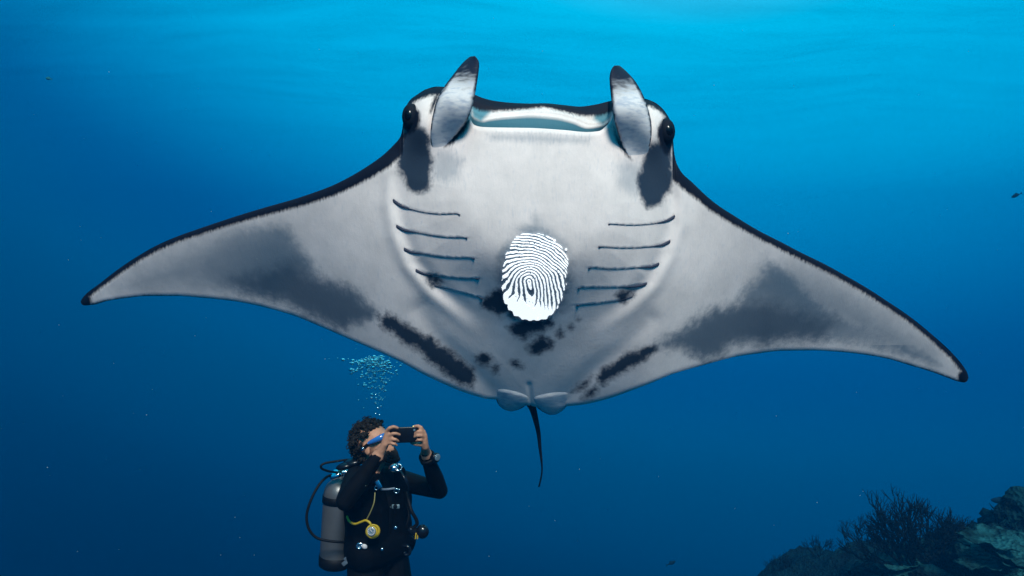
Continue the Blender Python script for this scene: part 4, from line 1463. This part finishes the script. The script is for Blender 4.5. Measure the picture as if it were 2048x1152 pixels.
def boulder(px, Y, r, label, mat, squash=.8, seed=1):
    x = (px - 1024) * K * Y
    g = ground_at(x, Y)
    v, f = ico(4)
    out = []
    for q in v:
        d = Vector(q)
        n1 = mnoise.fractal(d * 1.6 + Vector((seed * 3.1, 0, 0)), 1, 2, 4)
        n2 = mnoise.noise(d * 7 + Vector((0, seed, 0)))
        s = 1 + .30 * n1 + .07 * n2
        out.append((g.x + d.x * r * s * 1.1, g.y + d.y * r * s, g.z + r * .35 + d.z * r * s * squash))
    e = empty('coral_boulder', g)
    o = obj_from('coral_head', out, f, mat, e)
    tag(e, label, 'coral', 'boulder corals on the reef')
    return e


def bush(px, Y, h, label, n, spread, planar, name, mat, group, seed, rad=.010, depth=4, yoff=0.0):
    r = random.Random(seed)
    x = (px - 1024) * K * Y
    g = ground_at(x, Y) + Vector((0, 0, -.03))
    e = empty(name, g)
    tag(e, label, 'coral', group)

    def grow(m, p, d, ln, rd, lv):
        q = p + d * ln
        mid = (p + q) / 2 + Vector((r.gauss(0, 1), r.gauss(0, planar), r.gauss(0, 1))) * ln * .08
        m.tube([p, mid, q], [rd, rd * .85, rd * .7], 5)
        if lv == 0: return
        for k in range(r.choice((2, 3, 3))):
            nd = (d + Vector((r.gauss(0, spread), r.gauss(0, spread * planar), r.gauss(.12, spread * .7)))).normalized()
            grow(m, q if k else p.lerp(q, .7), nd, ln * r.uniform(.62, .9), rd * .68, lv - 1)
    for k in range(n):
        a = (k + .5) / n * math.pi
        d = Vector((math.cos(a) * .95, r.gauss(0, .4) * planar, math.sin(a) * .8 + .35)).normalized()
        m = MB()
        grow(m, g + Vector((math.cos(a) * .03, 0, 0)), d, h * .30, rad, depth)
        m.build('branch', mat, e)
    return e


def plates(px, Y, r, label, n, seed):
    rr = random.Random(seed)
    x = (px - 1024) * K * Y
    g = ground_at(x, Y)
    e = empty('plate_coral', g)
    tag(e, label, 'coral', 'plate corals on the reef')
    for k in range(n):
        c = g + Vector((rr.uniform(-.6, .6) * r, rr.uniform(-.5, .5) * r, .03 + .10 * k * r / .3 * rr.uniform(.5, 1.1)))
        R_ = r * rr.uniform(.45, .85); ph = rr.uniform(0, 6)
        tilt = Matrix.Rotation(rr.uniform(-.35, .35), 3, 'Y') @ Matrix.Rotation(rr.uniform(-.1, .45), 3, 'X')
        vs, fs = [], []
        nr, ns = 6, 26
        for s in (0, 1):
            for i in range(nr):
                t = i / (nr - 1)
                for j in range(ns):
                    a = 2 * math.pi * j / ns
                    ra = R_ * t * (1 + .22 * math.sin(3 * a + ph) + .10 * math.sin(8 * a + ph * 2)) + .008
                    z = .22 * R_ * t * t + .06 * R_ * t * math.sin(7 * a + ph) - (.022 * (1 - .5 * t) if s else 0)
                    vs.append(c + tilt @ Vector((ra * math.cos(a), ra * math.sin(a), z)))
        for s in (0, 1):
            o_ = s * nr * ns
            for i in range(nr - 1):
                for j in range(ns):
                    q = (o_ + i * ns + j, o_ + i * ns + (j + 1) % ns, o_ + (i + 1) * ns + (j + 1) % ns, o_ + (i + 1) * ns + j)
                    fs.append(q if s == 0 else q[::-1])
        e_ = (nr - 1) * ns
        for j in range(ns):
            k2 = (j + 1) % ns
            fs.append((e_ + j, e_ + k2, nr * ns + e_ + k2, nr * ns + e_ + j))
        fs.append(tuple(range(ns - 1, -1, -1))); fs.append(tuple(nr * ns + j for j in range(ns)))
        obj_from('plate', vs, fs, M_coral_b, e)
    MB().capsule(g + Vector((0, 0, -.06)), g + Vector((0, 0, .06)), r * .3, r * .25).build('base', M_rock, e)
    return e


bush(1832, 8.4, .98, 'wide feathery dark soft coral bush standing tallest on the reef edge', 13, .40, .6, 'soft_coral', M_fan, 'soft corals on the reef', 3, .024, 5)
bush(1893, 8.3, .62, 'small pointed dark soft coral just right of the tall feathery bush', 7, .22, .6, 'soft_coral', M_fan, 'soft corals on the reef', 11, .022, 4)
bush(1712, 11.0, .50, 'low spiky soft coral left of the tall feathery bush', 5, .40, .7, 'soft_coral', M_fan, 'soft corals on the reef', 17, .009, 4)
bush(1560, 11.6, .42, 'faint soft coral tuft at the far left foot of the reef', 5, .45, .7, 'soft_coral', M_fan, 'soft corals on the reef', 23, .009, 4)
bush(1640, 11.4, .40, 'short soft coral tuft second from the left foot of the reef', 5, .45, .7, 'soft_coral', M_fan, 'soft corals on the reef', 29, .009, 4)
boulder(1945, 8.0, .24, 'rounded dark boulder coral right of the soft coral bushes', M_coral_a, .95, 2)
boulder(2050, 8.8, .27, 'largest dark boulder coral rising at the right edge of the picture', M_coral_a, 1.0, 5)
boulder(1995, 7.2, .22, 'knobbly boulder coral below the largest one at the right edge', M_coral_a, .8, 8)
boulder(1870, 7.4, .22, 'squat boulder coral under the tall feathery bush', M_coral_a, .7, 12)
boulder(1752, 9.0, .27, 'low boulder coral at the bottom edge, left of the feathery bush', M_coral_a, .7, 15)
plates(2010, 6.9, .30, 'pale ruffled plate coral at the bottom right corner', 6, 4)
plates(1965, 7.5, .26, 'teal plate coral below the rounded boulder coral', 5, 6)
plates(1800, 8.3, .30, 'dim plate coral at the bottom edge, leftmost of the plate corals', 5, 13)
plates(2045, 7.6, .28, 'plate coral against the right edge above the corner one', 5, 18)


def ground_cover():
    """small corals, sponges and weed too many to count, one crust over the reef"""
    r = random.Random(77)
    m = MB()
    v, f = ico(1)
    for i in range(2200):
        Y = r.uniform(6.3, 9.6); px = r.uniform(1420, 2120)
        g = ground_at((px - 1024) * K * Y, Y)
        if r.random() < .5:
            s_ = r.choice((.025, .04, .06, .10))
            M_ = Matrix.Rotation(r.uniform(0, 3), 3, 'Z') @ Matrix.Rotation(r.uniform(-.6, .6), 3, 'Y')
            k = np.array([s_ * r.uniform(.8, 1.8), s_, s_ * r.uniform(.4, 1.1)])
            w = [g + M_ @ Vector(q * k * r.uniform(.75, 1.2)) for q in v]
            m.add(w, f)
        else:
            for b in range(r.choice((3, 4, 6))):
                d = Vector((r.gauss(0, .55), r.gauss(0, .55), 1)).normalized()
                l1 = r.uniform(.05, .14)
                q = g + d * l1
                m.tube([g - d * .02, g + d * l1 * .5 + Vector((r.gauss(0, .01), 0, 0)), q], [.009, .008, .004], 5)
    o = m.build('reef_cover', M_coral_a)
    tag(o, 'crust of small corals and weed covering the dark reef', 'reef growth', kind='stuff')


ground_cover()


# ---- fish, far off and faint
def fish(px, py, Y, ln, head, label, mat):
    c = P(px, py, Y)
    e = empty('reef_fish', c)
    tag(e, label, 'fish', 'small distant fish')
    d = Vector(head).normalized()
    s = d.cross(Vector((0, 0, 1))).normalized(); u = s.cross(d)
    M = Matrix((d, s, u)).transposed()
    prof = [(-.5, .02), (-.36, .05), (-.2, .13), (0, .19), (.2, .19), (.36, .13), (.46, .06), (.5, .008)]
    vs, fs = [], []
    for (t, h) in prof:
        for j in range(10):
            a = 2 * math.pi * j / 10
            vs.append(c + M @ Vector((t * ln, .45 * h * ln * math.cos(a), h * ln * math.sin(a))))
    for i in range(len(prof) - 1):
        for j in range(10):
            k = (j + 1) % 10
            fs.append((i * 10 + j, i * 10 + k, (i + 1) * 10 + k, (i + 1) * 10 + j))
    obj_from('body', vs, fs, mat, e)

    def fin(pts, name):
        q = [c + M @ (Vector((x * ln, .012 * ln, z * ln))) for x, z in pts] + [c + M @ (Vector((x * ln, -.012 * ln, z * ln))) for x, z in pts]
        n = len(pts)
        f = [tuple(range(n)), tuple(range(2 * n - 1, n - 1, -1))] + [(i, n + i, n + (i + 1) % n, (i + 1) % n) for i in range(n)]
        obj_from(name, q, f, mat, e, smooth=False)
    fin([(-.46, .02), (-.68, .17), (-.60, 0), (-.68, -.17), (-.46, -.02)], 'tail_fin')
    fin([(.18, .17), (-.05, .27), (-.25, .20), (-.22, .10)], 'dorsal_fin')


M_fd = simple('dark_fish', (0.002, 0.018, 0.036), 0.8, spec=0.05)
M_fy = simple('haze_tinted_fish', (0.012, 0.13, 0.16), 0.8, spec=0.05)  # bluish water haze put into the colour so the fish looks faint
fish(1688, 1066, 11.0, .13, (-.4, .3, .85), 'tiny dark fish hovering above the middle of the reef', M_fd)
fish(1343, 1126, 11.0, .15, (.9, .2, .3), 'tiny dark fish low in open water left of the reef', M_fd)
fish(2032, 391, 17.0, .22, (-.9, .2, -.4), 'small fish high at the right edge in open blue water', M_fd)
fish(1998, 1001, 11.0, .24, (-1, .2, .02), 'slim fish just above the reef at the right edge', M_fd)
fish(97, 157, 13.0, .15, (-.9, .3, .25), 'small greenish fish near the upper left corner', M_fy)

# ================================================================== the water itself
hz = MB().box((0, 8.5, -9.2), 32, 28.5, 14.4)
haze = hz.build('haze', [], smooth=False)
hm_ = bpy.data.materials.new('sea_water'); hm_.use_nodes = True
hn, hl_ = hm_.node_tree.nodes, hm_.node_tree.links
hn.clear()
ho = hn.new('ShaderNodeOutputMaterial')
hv = hn.new('ShaderNodeVolumePrincipled')
hv.inputs['Color'].default_value = (0.0, 0.045, 0.115, 1)
hv.inputs['Density'].default_value = 0.055
hv.inputs['Anisotropy'].default_value = 0.0
hv.inputs['Absorption Color'].default_value = (0.16, 0.405, 0.585, 1)
hl_.new(hv.outputs[0], ho.inputs['Volume'])
haze.data.materials.append(hm_)
tag(haze, kind='stuff')
